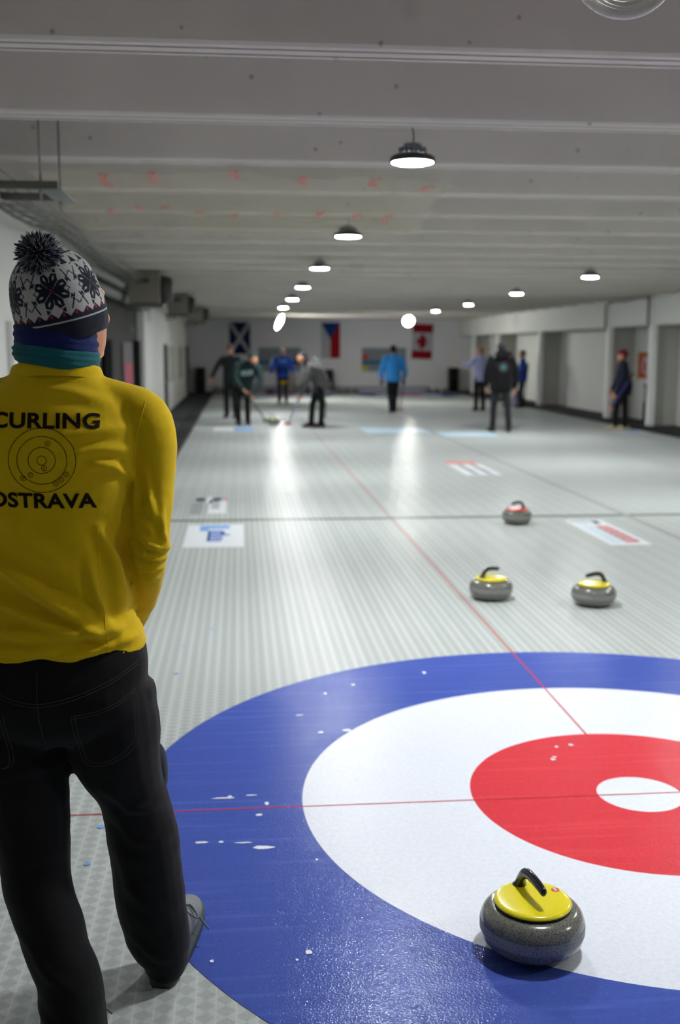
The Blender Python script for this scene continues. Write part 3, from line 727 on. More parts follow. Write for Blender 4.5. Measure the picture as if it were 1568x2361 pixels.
b = B(); lathe(b, [(.12, 0), (.15, .01), (.17, .6), (.18, .62), (.15, .62)], 20); obj('body', b, M['cream'], bn)
b = B(); lathe(b, [(.19, .6), (.19, .64), (.1, .68), (.02, .69)], 20); obj('lid', b, M['cream'], bn)
b = B(); limb(b, [(0, 0, .02), (0, 0, .18), (.03, 0, .36)], [(.16, .12), (.19, .13), (.1, .08)]); o = obj('bag', b, M['maroon'], None, loc=(.95, 35.55, .0)); tag(o, 'maroon bag on the ice edge between the cream bin and the grey sweeper', 'bag')
b = B(); box(b, (-.14, -.1, 0), (.14, .1, .12), .03); o = obj('bag', b, M['black'], None, loc=(-.3, 35.7, 0)); tag(o, 'low black bag by the far wall left of the blue-jacketed walker', 'bag')
# right wall items
sg = empty('wall_sign', 'red and white safety sign in the right wall alcove', 'sign', (XR + .62, 18.95, 1.25))
b = B(); box(b, (-.02, -.42, -.27), (0, .42, .27)); obj('panel', b, M['red'], sg, False)
b = B(); box(b, (-.025, -.44, -.29), (-.001, -.36, .29)); box(b, (-.025, .36, -.29), (-.001, .44, .29)); box(b, (-.025, -.44, .24), (-.001, .44, .29)); obj('border', b, plain('sign_border', (170, 130, 40), .6), sg, False)
b = B(); limb(b, [(-.025, .12, -.15), (-.025, .15, .02), (-.025, .05, .15), (-.025, -.1, .1), (-.025, -.12, -.1), (-.025, .0, -.18)], [(.012, .05)] * 6, (1, 0, 0), 10); obj('symbol', b, M['cloth_white'], sg)
pl = empty('floor_pole', 'dark pole standing in the alcove below the red sign', 'pole', (XR + .3, 18.1, .09))
b = B(); limb(b, [(0, 0, 0), (0, 0, .2), (0, 0, .42)], [.05, .05, .045], n=12); obj('grip', b, M['black'], pl)
b = B(); cyl(b, (0, 0, .4), (0, 0, .78), .022); box(b, (-.04, -.12, .74), (.04, .05, .80), .01); obj('shaft', b, M['steel_dark'], pl)
bk = empty('laundry_basket', 'pale patterned basket standing beside the blue-jacketed pair at the right wall', 'basket', (6.30, 25.9, 0))
b = B(); lathe(b, [(.10, .0), (.13, .01), (.16, .45), (.15, .46)], 20); obj('body', b, cloth((168, 164, 184)), bk)
b = B(); lathe(b, [(.15, .44), (.17, .45), (.17, .48), (.15, .485)], 20); obj('rim', b, M['steel_dark'], bk)
b = B(); limb(b, [(0, -.155, .1), (.05, -.16, .2), (-.04, -.165, .3), (.03, -.17, .38)], [(.03, .004)] * 4); obj('pattern', b, cloth((96, 88, 130)), bk)
b = B(); box(b, (-.04, -.05, 0), (.04, .05, .05), .015); o = obj('cup', b, M['bumper'], None, loc=(-2.95, 20.3, .03)); tag(o, 'tiny pale object lying on the dark walkway by the left wall', 'small object')

# ------------------------------------------------------------------ people: shared builders
def head_geo(bm, c, yaw, tilt=0.0, s=1.0, roll=0.0):
    st = len(bm.verts)
    secs = [(-.122, 0, .040, .022, .022), (-.108, 0, .036, .040, .046), (-.075, 0, .022, .056, .074), (-.03, 0, .010, .068, .090), (.02, 0, .0, .074, .097), (.06, 0, -.006, .074, .095), (.092, 0, -.009, .060, .078), (.112, 0, -.009, .036, .046), (.119, 0, -.009, .012, .014)]
    zloft(bm, secs, 24, 2.1)
    limb(bm, [(0, .090, .022), (0, .103, -.004), (0, .116, -.026), (0, .098, -.034)], [.008, .011, .014, .011], n=10, sub=3)      # nose
    limb(bm, [(-.052, .068, .034), (-.03, .086, .036), (0, .090, .032), (.03, .086, .036), (.052, .068, .034)], [.009] * 5, (0, 0, 1), 8, 2)  # brow
    for sx in (-1, 1):
        ellipsoid(bm, (sx * .075, -.004, -.012), (.011, .019, .031), 10, 8)
        ellipsoid(bm, (sx * .046, .062, -.026), (.02, .02, .02), 10, 8)                                                                # cheeks
    ellipsoid(bm, (0, .078, -.100), (.022, .018, .016), 10, 8)                                                                         # chin
    Mx = Matrix.Translation(V(c)) @ Matrix.Rotation(yaw, 4, 'Z') @ Matrix.Rotation(roll, 4, 'Y') @ Matrix.Rotation(-tilt, 4, 'X') @ Matrix.Scale(s, 4)
    xform(bm, Mx, st); return Mx
def face_parts(Mx, parent):
    for sx in (-1, 1):
        b = B(); ellipsoid(b, (sx * .031, .083, .012), (.011, .008, .006), 10, 8); xform(b, Mx); obj('eye', b, M['eye'], parent)
    b = B(); limb(b, [(-.022, .088, -.064), (-.008, .098, -.062), (.008, .098, -.062), (.022, .088, -.064)], [.003, .006, .006, .003], (0, 0, 1), 8, 3); xform(b, Mx); obj('mouth', b, M['lip'], parent)
def hand_geo(bm, w, d, pn, side, curl=0.9, s=1.0, thumb=1):
    """w wrist, d pointing direction, pn palm normal (towards which fingers curl), side = across the palm; thumb leaves on +side*thumb"""
    w, d, pn, side = V(w), V(d).normalized(), V(pn), V(side)
    pn = (pn - d * pn.dot(d)).normalized(); side = d.cross(pn) if side.length < .1 else (side - d * side.dot(d)); side.normalize()
    limb(bm, [w - d * .02 * s, w + d * .03 * s, w + d * .085 * s], [(.026 * s, .019 * s), (.036 * s, .016 * s), (.040 * s, .013 * s)], side, 12, 3)
    L = (.068, .078, .073, .056)
    for i in range(4):
        o = (1.5 - i) * .0205 * s * thumb; fan = (1.5 - i) * .06 * thumb
        p = w + d * .085 * s + side * o; dd = (d + side * fan).normalized(); pts = [p - dd * .02 * s, p]; ang = 0
        for q in (.45, .31, .24):
            ang += curl * (.55 if q == .45 else .75)
            step = dd * math.cos(ang) + pn * math.sin(ang); p = p + step * L[i] * q * s; pts.append(p)
        limb(bm, pts, [.0095 * s, .0095 * s, .009 * s, .008 * s, .007 * s], side, 8, 2)
    p = w + d * .03 * s + side * .03 * s * thumb; t1 = (d * .7 + side * .7 * thumb + pn * .3).normalized(); t2 = (d * .9 + side * .15 * thumb + pn * .5).normalized()
    limb(bm, [p - t1 * .015 * s, p, p + t1 * .03 * s, p + t1 * .03 * s + t2 * .028 * s], [.012 * s, .0125 * s, .011 * s, .008 * s], side, 8, 2)
def lerp(a, b, t): return V(a) + (V(b) - V(a)) * t
def shoe_geo(bm, an, d, s=1.0):
    d = V((d[0], d[1], 0)).normalized(); side = V((-d.y, d.x, 0)); a = V((an[0], an[1], 0))
    st = len(bm.verts)
    limb(bm, [a - d * .07 * s + V((0, 0, .045)), a + V((0, 0, .055)), a + d * .07 * s + V((0, 0, .045)), a + d * .14 * s + V((0, 0, .032)), a + d * .19 * s + V((0, 0, .026))],
         [(.034 * s, .05 * s), (.038 * s, .062 * s), (.044 * s, .05 * s), (.046 * s, .036 * s), (.034 * s, .026 * s)], side, 16, 3, .7)
    bm.verts.ensure_lookup_table()
    for v in bm.verts[st:]: v.co.z = max(v.co.z, .002)
def stand(h=1.7, f=(0, 1)):
    s = h / 1.75; F = V((f[0], f[1], 0)).normalized(); R = V((F.y, -F.x, 0)); Z = V((0, 0, 1))
    J = dict(s=s, F=F, R=R, pel=Z * .93 * s, che=Z * 1.25 * s, nek=Z * 1.47 * s, head=Z * 1.62 * s + F * .02, hf=F, tilt=0.0)
    for nm, k in (('l', -1), ('r', 1)):
        J['sh' + nm] = R * .185 * s * k + Z * 1.40 * s; J['el' + nm] = R * .25 * s * k + Z * 1.12 * s - F * .02; J['ha' + nm] = R * .25 * s * k + Z * .88 * s + F * .08
        J['hip' + nm] = R * .09 * s * k + Z * .90 * s; J['kn' + nm] = R * .10 * s * k + Z * .49 * s + F * .03; J['an' + nm] = R * .11 * s * k + Z * .09 * s; J['toe' + nm] = F.copy()
    return J
def person(label, loc, J, jacket, trousers, shoes, hair=None, hat=None, pom=None, wid=1.0, jparts=None, group='curlers on the ice', skin='skin', gloves=None):
    P = empty('person', label, 'person', (loc[0], loc[1], 0), 0, group); s = J['s']
    for k in list(J):
        if isinstance(J[k], tuple): J[k] = V(J[k])
    yaw = math.atan2(-J['hf'].x, J['hf'].y); shv = J['shr'] - J['shl']; hpv = J['hipr'] - J['hipl']
    mid = lerp(J['pel'], J['che'], .5); shm = (J['shl'] + J['shr']) / 2
    # body: one continuous surface
    b = B()
    limb(b, [J['pel'], mid, J['che'], shm, J['nek'], J['head']], [(.13 * s, .085 * s), (.115 * s, .08 * s), (.13 * s, .085 * s), (.11 * s, .06 * s), (.052 * s, .054 * s), (.05 * s, .052 * s)], shv, 16, 3)
    for k in 'lr':
        limb(b, [lerp(shm, J['sh' + k], .5), J['sh' + k], J['el' + k], J['ha' + k]], [.04 * s, .045 * s, .036 * s, .026 * s], shv, 12, 4)
        limb(b, [J['hip' + k], J['kn' + k], J['an' + k]], [.07 * s, .05 * s, .036 * s], hpv, 12, 4)
    Mx = head_geo(b, J['head'], yaw, J['tilt'], s)
    b = remesh(b, .009, 2)
    for k, kk in (('l', -1), ('r', 1)):
        d = J.get('hd' + k) or (J['ha' + k] - J['el' + k]); pn = J.get('pn' + k) or (J['R'] * -kk)
        hand_geo(b, J['ha' + k], d, pn, V((0, 0, 0)), J.get('curl', .7), s, kk if False else 1)
    body = obj('body', b, M[skin], P); face_parts(Mx, body)
    # jacket
    b = B(); ax = J['pel'] - J['che']; hem = J['pel'] + ax.normalized() * .10 * s
    limb(b, [hem, J['pel'], mid, J['che'], shm - (shm - J['che']) * .15, J['nek']], [(.185 * s * wid, .135 * s * wid), (.18 * s * wid, .132 * s * wid), (.172 * s * wid, .13 * s * wid), (.188 * s * wid, .135 * s * wid), (.165 * s * wid, .105 * s), (.07 * s, .07 * s)], shv, 20, 4, .25)
    for k in 'lr':
        limb(b, [lerp(shm, J['sh' + k], .5), J['sh' + k], J['el' + k], lerp(J['el' + k], J['ha' + k], .97)], [.07 * s, .076 * s * wid, .06 * s * wid, .044 * s], shv, 14, 4, .3)
    b = remesh(b, .011, 4)
    for v in b.verts:
        v.co += v.normal * (.006 * noise.noise(v.co * 9 + V((loc[0], loc[1], 0))) + .004 * noise.noise(V((v.co.x * 6, v.co.y * 6, v.co.z * 22))))
    jk = obj('jacket', b, cloth(jacket), P)
    b = B()                                                     # collar
    limb(b, [lerp(J['nek'], J['head'], -.05), lerp(J['nek'], J['head'], .28)], [(.07 * s, .072 * s), (.066 * s, .07 * s)], shv, 16, 1, .2); obj('collar', b, cloth(jacket), jk)
    # trousers
    b = B(); hm = (J['hipl'] + J['hipr']) / 2
    limb(b, [J['pel'] + V((0, 0, .05 * s)), hm, hm - V((0, 0, .09 * s))], [(.15 * s, .115 * s), (.168 * s, .125 * s), (.12 * s, .10 * s)], hpv, 18, 3)
    for k in 'lr':
        limb(b, [J['hip' + k], lerp(J['hip' + k], J['kn' + k], .5), J['kn' + k], lerp(J['kn' + k], J['an' + k], .6), J['an' + k] - V((0, 0, .045 * s))], [.095 * s, .085 * s, .07 * s, .064 * s, .062 * s], hpv, 14, 4, .3)
    b = remesh(b, .011, 4)
    for v in b.verts: v.co += v.normal * .006 * noise.noise(V((v.co.x * 8, v.co.y * 8, v.co.z * 16)))
    for v in b.verts: v.co.z = max(v.co.z, .012)
    tr = obj('trousers', b, cloth(trousers), P)
    for k in 'lr':
        b = B(); shoe_geo(b, J['an' + k], J['toe' + k], s); obj('shoe', b, cloth(shoes), P)
    if hair:
        b = B(); zloft(b, [(-.07, 0, -.035, .066, .062), (-.02, 0, -.025, .078, .082), (.03, 0, -.014, .081, .097), (.07, 0, -.010, .079, .098), (.10, 0, -.010, .066, .083), (.122, 0, -.010, .038, .048), (.129, 0, -.010, .012, .014)], 24, 2.1)
        xform(b, Mx); obj('hair', b, cloth(hair), P)
    if hat:
        b = B(); zloft(b, [(.012, 0, -.008, .082, .102), (.04, 0, -.01, .085, .106), (.08, 0, -.012, .080, .100), (.115, 0, -.016, .058, .074), (.134, 0, -.018, .030, .038), (.14, 0, -.018, .010, .012)], 24, 2.1); xform(b, Mx)
        ht = obj('hat', b, cloth(hat), P)
        b = B(); zloft(b, [(.004, 0, -.006, .082, .101), (.012, 0, -.006, .088, .108), (.034, 0, -.008, .090, .110), (.042, 0, -.008, .084, .104)], 24, 2.1); xform(b, Mx); obj('hat_cuff', b, cloth(tuple(int(c * .8) for c in hat)), ht)
        if pom:
            b = B(); ellipsoid(b, (0, -.02, .165), (.035, .035, .033), 14, 10)
            for v in b.verts: v.co += v.normal * 0 + V((noise.noise(v.co * 90), noise.noise(v.co * 90 + V((5, 0, 0))), noise.noise(v.co * 90 + V((0, 9, 0))))) * .01
            xform(b, Mx); obj('pompom', b, cloth(pom), ht)
    return P, jk, tr, Mx
def broom(label, p0, p1, hmat, padmat, cat='broom'):
    """p0 top end, p1 the brush end"""
    p0, p1 = V(p0), V(p1); br = empty('curling_broom', label, cat, tuple(p1), 0, 'curling brooms'); d = p0 - p1
    b = B(); cyl(b, d.normalized() * .04, d, .016, 12); obj('handle', b, hmat, br)
    b = B(); limb(b, [d - d.normalized() * .2, d], [.0185, .0185], n=12, sub=1); obj('grip', b, M['black'], br)
    h = V((d.x, d.y, 0)); side = V((-h.y, h.x, 0)).normalized() if h.length > .01 else V((1, 0, 0))
    b = B(); limb(b, [side * -.09 + V((0, 0, .03)), side * .09 + V((0, 0, .03))], [(.022, .03), (.022, .03)], (0, 0, 1), 12, 1); obj('brush_head', b, padmat, br)
    b = B(); limb(b, [V((0, 0, .03)), d.normalized() * .08], [.022, .018], n=10, sub=1); obj('joint', b, M['black'], br)
    return br
def at(dx, dz, dy=0.0): return V((dx, dy, dz))

# ------------------------------------------------------------------ people on the far ice
# dark green sweeper
J = stand(1.74, (.1, -1)); J.update(pel=at(.02, .86), che=at(.10, 1.13, -.18), nek=at(.19, 1.30, -.30), head=at(.23, 1.39, -.38), hf=V((.5, -1, 0)).normalized(), tilt=-.35,
    shr=at(-.09, 1.25, -.20), shl=at(.33, 1.20, -.28), elr=at(-.13, .96, -.30), elk=None, ell=at(.37, .92, -.36), har=at(.02, .76, -.46), hal=at(.19, .67, -.44),
    hipr=at(-.07, .84), hipl=at(.10, .84), knr=at(-.09, .46, -.06), knl=at(.10, .46, -.07), anr=at(-.09, .09), anl=at(.11, .09, .02))
J.pop('elk'); J['hdr'] = V((.5, -.2, -.6)); J['hdl'] = V((.2, .1, -.8)); J['curl'] = 1.1
P, jk, tr, mx = person('person in dark green jacket bending over the moving stone with a broom', (-1.36, 19.2), J, (32, 52, 52), (26, 27, 28), (24, 24, 26), hair=(50, 38, 30), hat=(24, 62, 52), wid=1.12)
b = B(); box(b, (-.13, -.006, -.055), (.13, .006, .055), .01); xform(b, Matrix.Translation(V((.10, -.345, 1.10))) @ Matrix.Rotation(.45, 4, 'X') @ Matrix.Rotation(-.12, 4, 'Y')); obj('chest_print', b, cloth((150, 168, 170)), jk)
broom('dark broom of the green-jacketed sweeper reaching towards the moving stone', (-1.42, 18.7, .86), (-.82, 19.75, .012), cloth((70, 78, 76)), M['black'])
# person behind him
J = stand(1.70, (-.3, -1)); J.update(hf=V((.25, -1, 0)).normalized(), elr=at(-.32, 1.17, -.05), har=at(-.44, .92, -.10), hal=at(.26, .95, -.2))
person('person in black with pink and white hat standing behind the dark green sweeper', (-1.62, 21.6), J, (34, 40, 44), (24, 25, 27), (30, 30, 32), hair=(120, 112, 106), hat=(120, 92, 104), wid=1.05)
# blue walker
J = stand(1.64, (0, -1)); J.update(elr=at(-.29, 1.07, -.02), har=at(-.33, .86, -.12), ell=at(.28, 1.07, -.02), hal=at(.30, .86, -.06), anl=at(.10, .10, -.12), knl=at(.09, .48, -.10))
P, jk, tr, mx = person('white-haired person in bright blue jacket walking between the two sweepers', (-.13, 28.6), J, (38, 84, 190), (28, 26, 24), (24, 24, 24), hair=(236, 232, 224), wid=1.1)
b = B(); limb(b, [(0, 0, .86), (0, 0, .98), (0, 0, 1.1)], [(.203, .155), (.2, .152), (.197, .150)], n=24, sub=2, cap=.05); obj('lower_panel', b, cloth((24, 52, 118)), jk)
b = B(); limb(b, [(-.10, -.165, 1.26), (0, -.172, 1.22), (.10, -.165, 1.26)], [.022] * 3); obj('chest_stripe', b, cloth((150, 186, 226)), jk)
b = B(); limb(b, [(-.05, -.12, .60), (.03, -.12, .62), (.1, -.12, .58)], [(.05, .03)] * 3, (0, 0, 1)); obj('yellow_patch', b, cloth((190, 146, 20)), tr)
broom('broom with a white brush head held up by the blue-jacketed walker', (-.42, 29.2, 1.35), (-.53, 28.35, .80), cloth((120, 140, 190)), cloth((224, 228, 230)))
# grey sweeper
J = stand(1.74, (-1, -.35)); J.update(pel=at(.09, .86), che=at(-.03, 1.16, -.08), nek=at(-.21, 1.33, -.16), head=at(-.29, 1.41, -.20), hf=V((-.6, -.8, 0)).normalized(), tilt=-.55,
    shr=at(-.16, 1.26, .06), shl=at(-.12, 1.22, -.30), elr=at(-.22, .98, -.02), ell=at(-.20, .94, -.34), har=at(-.24, .80, -.16), hal=at(-.33, .66, -.26),
    hipr=at(.08, .84, .08), hipl=at(.08, .84, -.10), knr=at(-.05, .46, .10), knl=at(.12, .46, -.14), anr=at(-.09, .09, .05), anl=at(.11, .09, -.05), toer=V((-1, -.3, 0)), toel=V((-1, -.2, 0)))
J['hdr'] = V((-.3, 0, -.7)); J['hdl'] = V((-.3, 0, -.7)); J['curl'] = 1.1
P, jk, tr, mx = person('person in grey jacket with pompom hat bending to sweep right of the moving stone', (.14, 18.5), J, (84, 84, 84), (24, 24, 26), (62, 54, 50), hair=(40, 34, 32), hat=(30, 34, 46), pom=(40, 44, 56), wid=1.1)
b = B(); limb(b, [(-.05, -.03, 1.42), (.06, -.10, 1.33), (.17, -.12, 1.14), (.235, -.10, .95)], [(.028, .012)] * 4, (0, 1, 0)); obj('back_stripe', b, cloth((170, 172, 172)), jk)
b = B(); limb(b, [(.19, -.12, .84), (.18, -.19, .6), (.20, -.20, .44), (.19, -.14, .2)], [(.014, .02)] * 4, (1, 0, 0)); obj('leg_stripe', b, cloth((120, 122, 120)), tr)
broom('light blue handled broom of the grey-jacketed sweeper with an orange head', (.02, 18.2, 1.12), (-.42, 18.95, .012), cloth((150, 166, 206)), cloth((214, 130, 104)))
# light blue jacket, back view
J = stand(1.70, (-.05, 1)); J.update(ell=at(-.30, 1.05), hal=at(-.29, .84, .03), elr=at(.30, 1.05), har=at(.27, .84, .03), anl=at(-.045, .09, -.05), anr=at(.06, .10, .10), knl=at(-.08, .48, .05), knr=at(.07, .48, .08))
P, jk, tr, mx = person('person in light blue jacket walking away in the middle of the ice', (2.47, 23.5), J, (52, 138, 212), (22, 24, 30), (24, 26, 30), hair=(26, 24, 24), wid=1.18)
b = B(); limb(b, [(-.28, .03, .80), (-.29, .03, .72)], [.045, .04]); obj('glove', b, cloth((64, 60, 34)), P)
b = B(); limb(b, [(.27, .03, .80), (.28, .03, .72)], [.045, .04]); obj('glove', b, cloth((34, 36, 46)), P)
broom('thin broom with an orange head carried beside the light blue jacket', (2.76, 23.4, .95), (2.70, 23.9, .012), cloth((96, 96, 140)), cloth((214, 120, 92)))
# lavender pointing person
J = stand(1.66, (-.25, 1)); J.update(shl=at(-.16, 1.34), ell=at(-.30, 1.18, .08), hal=at(-.47, 1.26, .16), elr=at(.25, 1.08), har=at(.22, .86, .02), hf=V((-.6, .8, 0)).normalized()); J['hdl'] = V((-1, .2, .05)); J['curl'] = .3; J['tilt'] = -.15
P, jk, tr, mx = person('person in pale lavender sweater pointing with an outstretched arm', (4.83, 24.0), J, (166, 172, 214), (26, 25, 28), (30, 28, 28), hair=(150, 112, 84))
b = B(); limb(b, [(.05, .16, .90), (.16, -.05, .86), (.2, -.14, .84)], [(.04, .02)] * 3); obj('waist_cloth', b, cloth((170, 96, 112)), jk)
# black hoodie, back view
J = stand(1.74, (.08, 1)); J.update(ell=at(-.285, 1.10, -.02), hal=at(-.27, .88, .10), elr=at(.29, 1.10), har=at(.28, .84, .0), anl=at(-.13, .09, .06), anr=at(.15, .09, -.12), knl=at(-.12, .49, .05), knr=at(.13, .49, -.03), toel=V((-.2, 1, 0)), toer=V((.25, -.9, 0)))
J['toer'] = V((.2, 1, 0))
P, jk, tr, mx = person('person in black hoodie with round back print standing with feet apart', (3.64, 16.95), J, (9, 9, 11), (34, 35, 37), (46, 44, 36), hair=(30, 28, 28), hat=(52, 56, 60), wid=1.22)
b = B(); limb(b, [(-.10, -.08, 1.50), (0, -.12, 1.46), (.10, -.08, 1.50)], [.06, .075, .06]); limb(b, [(-.1, -.05, 1.5), (0, -.09, 1.55), (.1, -.05, 1.5)], [.05, .06, .05]); obj('hood', b, cloth((9, 9, 11)), jk)
Jc = V((0, -.170, 1.25))
for nm, r0, r1, c, dy in (('print_ring', .0, .105, (58, 36, 40), 0), ('print_disc', 0, .075, (40, 60, 66), -.003), ('print_centre', 0, .035, (48, 120, 116), -.006)):
    b = B(); disc(b, (0, 0), r0, r1, 28); xform(b, Matrix.Translation(Jc + V((0, dy, 0))) @ Matrix.Rotation(PI / 2 - .05, 4, 'X')); obj(nm, b, cloth(c), jk, False)
# pair at the right wall
J = stand(1.54, (-1, -.2)); J.update(hf=V((-1, -.2, 0)).normalized())
person('brown-haired person half hidden behind the blue jacket at the right wall', (6.16, 26.2), J, (56, 60, 84), (34, 40, 74), (40, 36, 34), hair=(86, 56, 42))
J = stand(1.58, (-1, .35)); J.update(hf=V((-1, .1, 0)).normalized(), ell=at(-.08, 1.02, -.24), hal=at(-.22, .95, -.16))
person('person in royal blue jacket facing left at the right wall', (6.36, 25.5), J, (34, 66, 150), (24, 24, 28), (28, 28, 30), hair=(66, 46, 40), wid=1.1)
broom('dark broom standing behind the royal blue jacket at the right wall', (6.58, 25.75, 1.22), (6.50, 25.75, .10), cloth((60, 62, 66)), M['black'])
# red-hatted person
J = stand(1.60, (-1, .15)); J.update(elr=at(-.03, 1.02, .2), har=at(-.14, .78, .22), ell=at(-.06, 1.0, -.22), hal=at(-.22, .72, -.22), hipl=at(0, .83, -.1), hipr=at(0, .83, .1), knl=at(.04, .46, -.1), knr=at(-.06, .46, .1), anl=at(.06, .09, -.08), anr=at(-.08, .09, .1)); J['tilt'] = -.15; J['curl'] = 1.0
P, jk, tr, mx = person('person in dark navy jacket and red hat standing by the right wall', (6.20, 17.3), J, (22, 28, 48), (18, 18, 20), (196, 184, 150), hair=(60, 40, 36), hat=(128, 34, 52), wid=1.12)
b = B(); limb(b, [(.06, 0, .98), (.07, 0, .84), (.07, 0, .70)], [(.13, .16), (.135, .165), (.11, .14)], (1, 0, 0), 20, 3, .2); obj('jacket_tail', b, cloth((22, 28, 48)), jk)
broom('broom with blue handle and pink head held slanting by the red-hatted person', (6.32, 17.02, 1.14), (5.88, 17.05, .42), cloth((70, 80, 140)), cloth((222, 140, 116)))

# ------------------------------------------------------------------ the near person, seen from behind
NP = empty('person', 'person seen from behind in yellow long-sleeved shirt, black jeans and patterned pompom hat', 'person', (-1.84, -1.1, 0), 0, 'curlers on the ice')
off = Matrix.Translation(V((1.84, 1.1, 0)))
def nobj(name, bm, mat, parent=NP, smooth=True):
    """built in hall coordinates, moved to the person's own origin"""
    xform(bm, off); return obj(name, bm, mat, parent, smooth)
CX = -1.838
armR = [(-1.80, -1.09, 1.495), (-1.70, -1.09, 1.458), (-1.638, -1.095, 1.418), (-1.626, -1.105, 1.30), (-1.632, -1.12, 1.20), (-1.641, -1.11, 1.13), (-1.660, -1.03, 1.04), (-1.695, -.955, .945), (-1.735, -.90, .90)]
armL = [(2 * CX - x, y, z) for x, y, z in armR]
def scaled(secs, k): return [(z, cx, cy, rx * k, ry * k) for z, cx, cy, rx, ry in secs]
torso = [(.905, -1.868, -1.10, .222, .142), (.93, -1.866, -1.10, .220, .142), (.97, -1.862, -1.10, .200, .136), (1.02, -1.858, -1.10, .180, .130), (1.10, -1.853, -1.10, .170, .128), (1.2, -1.85, -1.10, .174, .132), (1.3, -1.845, -1.10, .188, .138), (1.38, -1.84, -1.10, .195, .136), (1.44, -1.838, -1.095, .185, .122), (1.49, -1.836, -1.09, .148, .100), (1.525, -1.834, -1.085, .108, .088), (1.555, -1.832, -1.08, .086, .082)]
legR = [(-1.748, -1.10, .80), (-1.730, -1.10, .672), (-1.699, -1.08, .567), (-1.683, -1.06, .49), (-1.671, -1.04, .38), (-1.662, -1.02, .255), (-1.648, -1.0, .13), (-1.632, -.985, .07), (-1.634, -.98, .025)]
radR = [(.122, .135), (.113, .118), (.086, .10), (.082, .094), (.088, .090), (.087, .086), (.082, .084), (.066, .082), (.052, .082)]
legL = [(-1.99, -1.10, .80), (-1.966, -1.12, .684), (-1.941, -1.14, .60), (-1.910, -1.17, .455), (-1.897, -1.2, .362), (-1.865, -1.22, .265), (-1.850, -1.24, .222), (-1.826, -1.26, .17), (-1.817, -1.28, .085), (-1.815, -1.28, .03)]
radL = [(.122, .135), (.127, .118), (.113, .105), (.083, .094), (.076, .088), (.076, .086), (.073, .084), (.074, .084), (.074, .085), (.074, .085)]
HD = V((-1.814, -1.066, 1.670)); HY = math.radians(-42)
# body, one continuous surface
b = B()
zloft(b, scaled(torso[:-1], .88), 28)
limb(b, [(-1.834, -1.085, 1.46), (-1.832, -1.08, 1.54), (-1.822, -1.07, 1.62)], [.062, .058, .056], n=16)
for arm in (armR, armL): limb(b, arm, [.04, .048, .05, .040, .036, .036, .034, .029, .025], n=14)
for leg, rad in ((legR, radR), (legL, radL)): limb(b, leg[:-2] + [leg[-2]], [(.7 * a, .7 * c) for a, c in rad[:-1]], n=14)
zloft(b, [(.94, -1.868, -1.10, .17, .11), (.85, -1.866, -1.1, .19, .13), (.75, -1.862, -1.1, .17, .11)], 24)
HM = head_geo(b, HD, HY, -.12, 1.0)
hand_geo(b, (-1.735, -.90, .90), (-.72, .5, -.35), (.1, -.5, -.8), (0, 0, 0), .6)
hand_geo(b, (2 * CX + 1.735, -.90, .90), (.72, .5, -.35), (-.1, -.5, -.8), (0, 0, 0), .6)
b = remesh(b, .0055, 2)
body = nobj('body', b, M['skin'])
for sx in (-1, 1):
    b = B(); ellipsoid(b, (sx * .031, .083, .012), (.011, .008, .006), 10, 8); xform(b, HM); nobj('eye', b, M['eye'], body)
b = B(); limb(b, [(-.022, .088, -.064), (-.008, .098, -.062), (.008, .098, -.062), (.022, .088, -.064)], [.003, .006, .006, .003], (0, 0, 1), 8, 3); xform(b, HM); nobj('mouth', b, M['lip'], body)
# shirt with folds
b = B(); zloft(b, torso, 36, 2.25)
srad = [.05, .061, .066, .054, .051, .050, .047, .043, .038]
for arm in (armR, armL): limb(b, arm, srad, n=20, sub=5, cap=.4)
b = remesh(b, .0065, 5)
def segd(p, a, c):
    a, c = V(a), V(c); d = c - a; t = max(0, min(1, (p - a).dot(d) / d.dot(d))); return (p - a - d * t).length, t
# back folds: (x,z) polylines, amplitude, width
folds = [(((-2.06, 1.22), (-1.93, 1.11), (-1.80, 1.02), (-1.70, .965)), .011, .016), (((-2.07, 1.12), (-1.95, 1.04), (-1.83, .985), (-1.68, .95)), .008, .014),
         (((-2.08, .995), (-1.97, .975), (-1.83, .965), (-1.70, .972)), .009, .013), (((-1.735, 1.20), (-1.705, 1.12), (-1.688, 1.02)), .009, .012), (((-1.76, 1.13), (-1.745, 1.05), (-1.72, .985)), .006, .010),
         (((-1.80, 1.40), (-1.73, 1.415), (-1.67, 1.42)), .004, .012), (((-1.79, 1.365), (-1.72, 1.375), (-1.66, 1.37)), .0035, .010), (((-1.74, 1.345), (-1.70, 1.335), (-1.655, 1.30)), .006, .010),
         (((-1.86, 1.505), (-1.78, 1.495), (-1.70, 1.47)), .003, .012), (((-1.66, .945), (-1.72, .935), (-1.80, .93)), .006, .010), (((-1.98, .945), (-1.88, .935), (-1.80, .94)), .005, .010),
         (((-2.0, 1.30), (-1.9, 1.2), (-1.80, 1.10)), .004, .02), (((-1.88, 1.06), (-1.79, 1.0), (-1.72, .94)), .006, .010)]
sleeve = [(((-1.665, 1.335), (-1.655, 1.28), (-1.66, 1.24)), .008, .009), (((-1.645, 1.33), (-1.63, 1.26), (-1.61, 1.20)), .005, .010), (((-1.60, 1.25), (-1.60, 1.18), (-1.59, 1.14)), .005, .008),
          (((-1.66, 1.19), (-1.63, 1.155), (-1.595, 1.14)), .007, .009), (((-1.665, 1.155), (-1.64, 1.125), (-1.60, 1.118)), .007, .008), (((-1.67, 1.12), (-1.645, 1.095), (-1.61, 1.095)), .007, .008), (((-1.675, 1.085), (-1.65, 1.065), (-1.62, 1.065)), .006, .008), (((-1.67, 1.22), (-1.64, 1.20), (-1.61, 1.16)), .004, .010)]
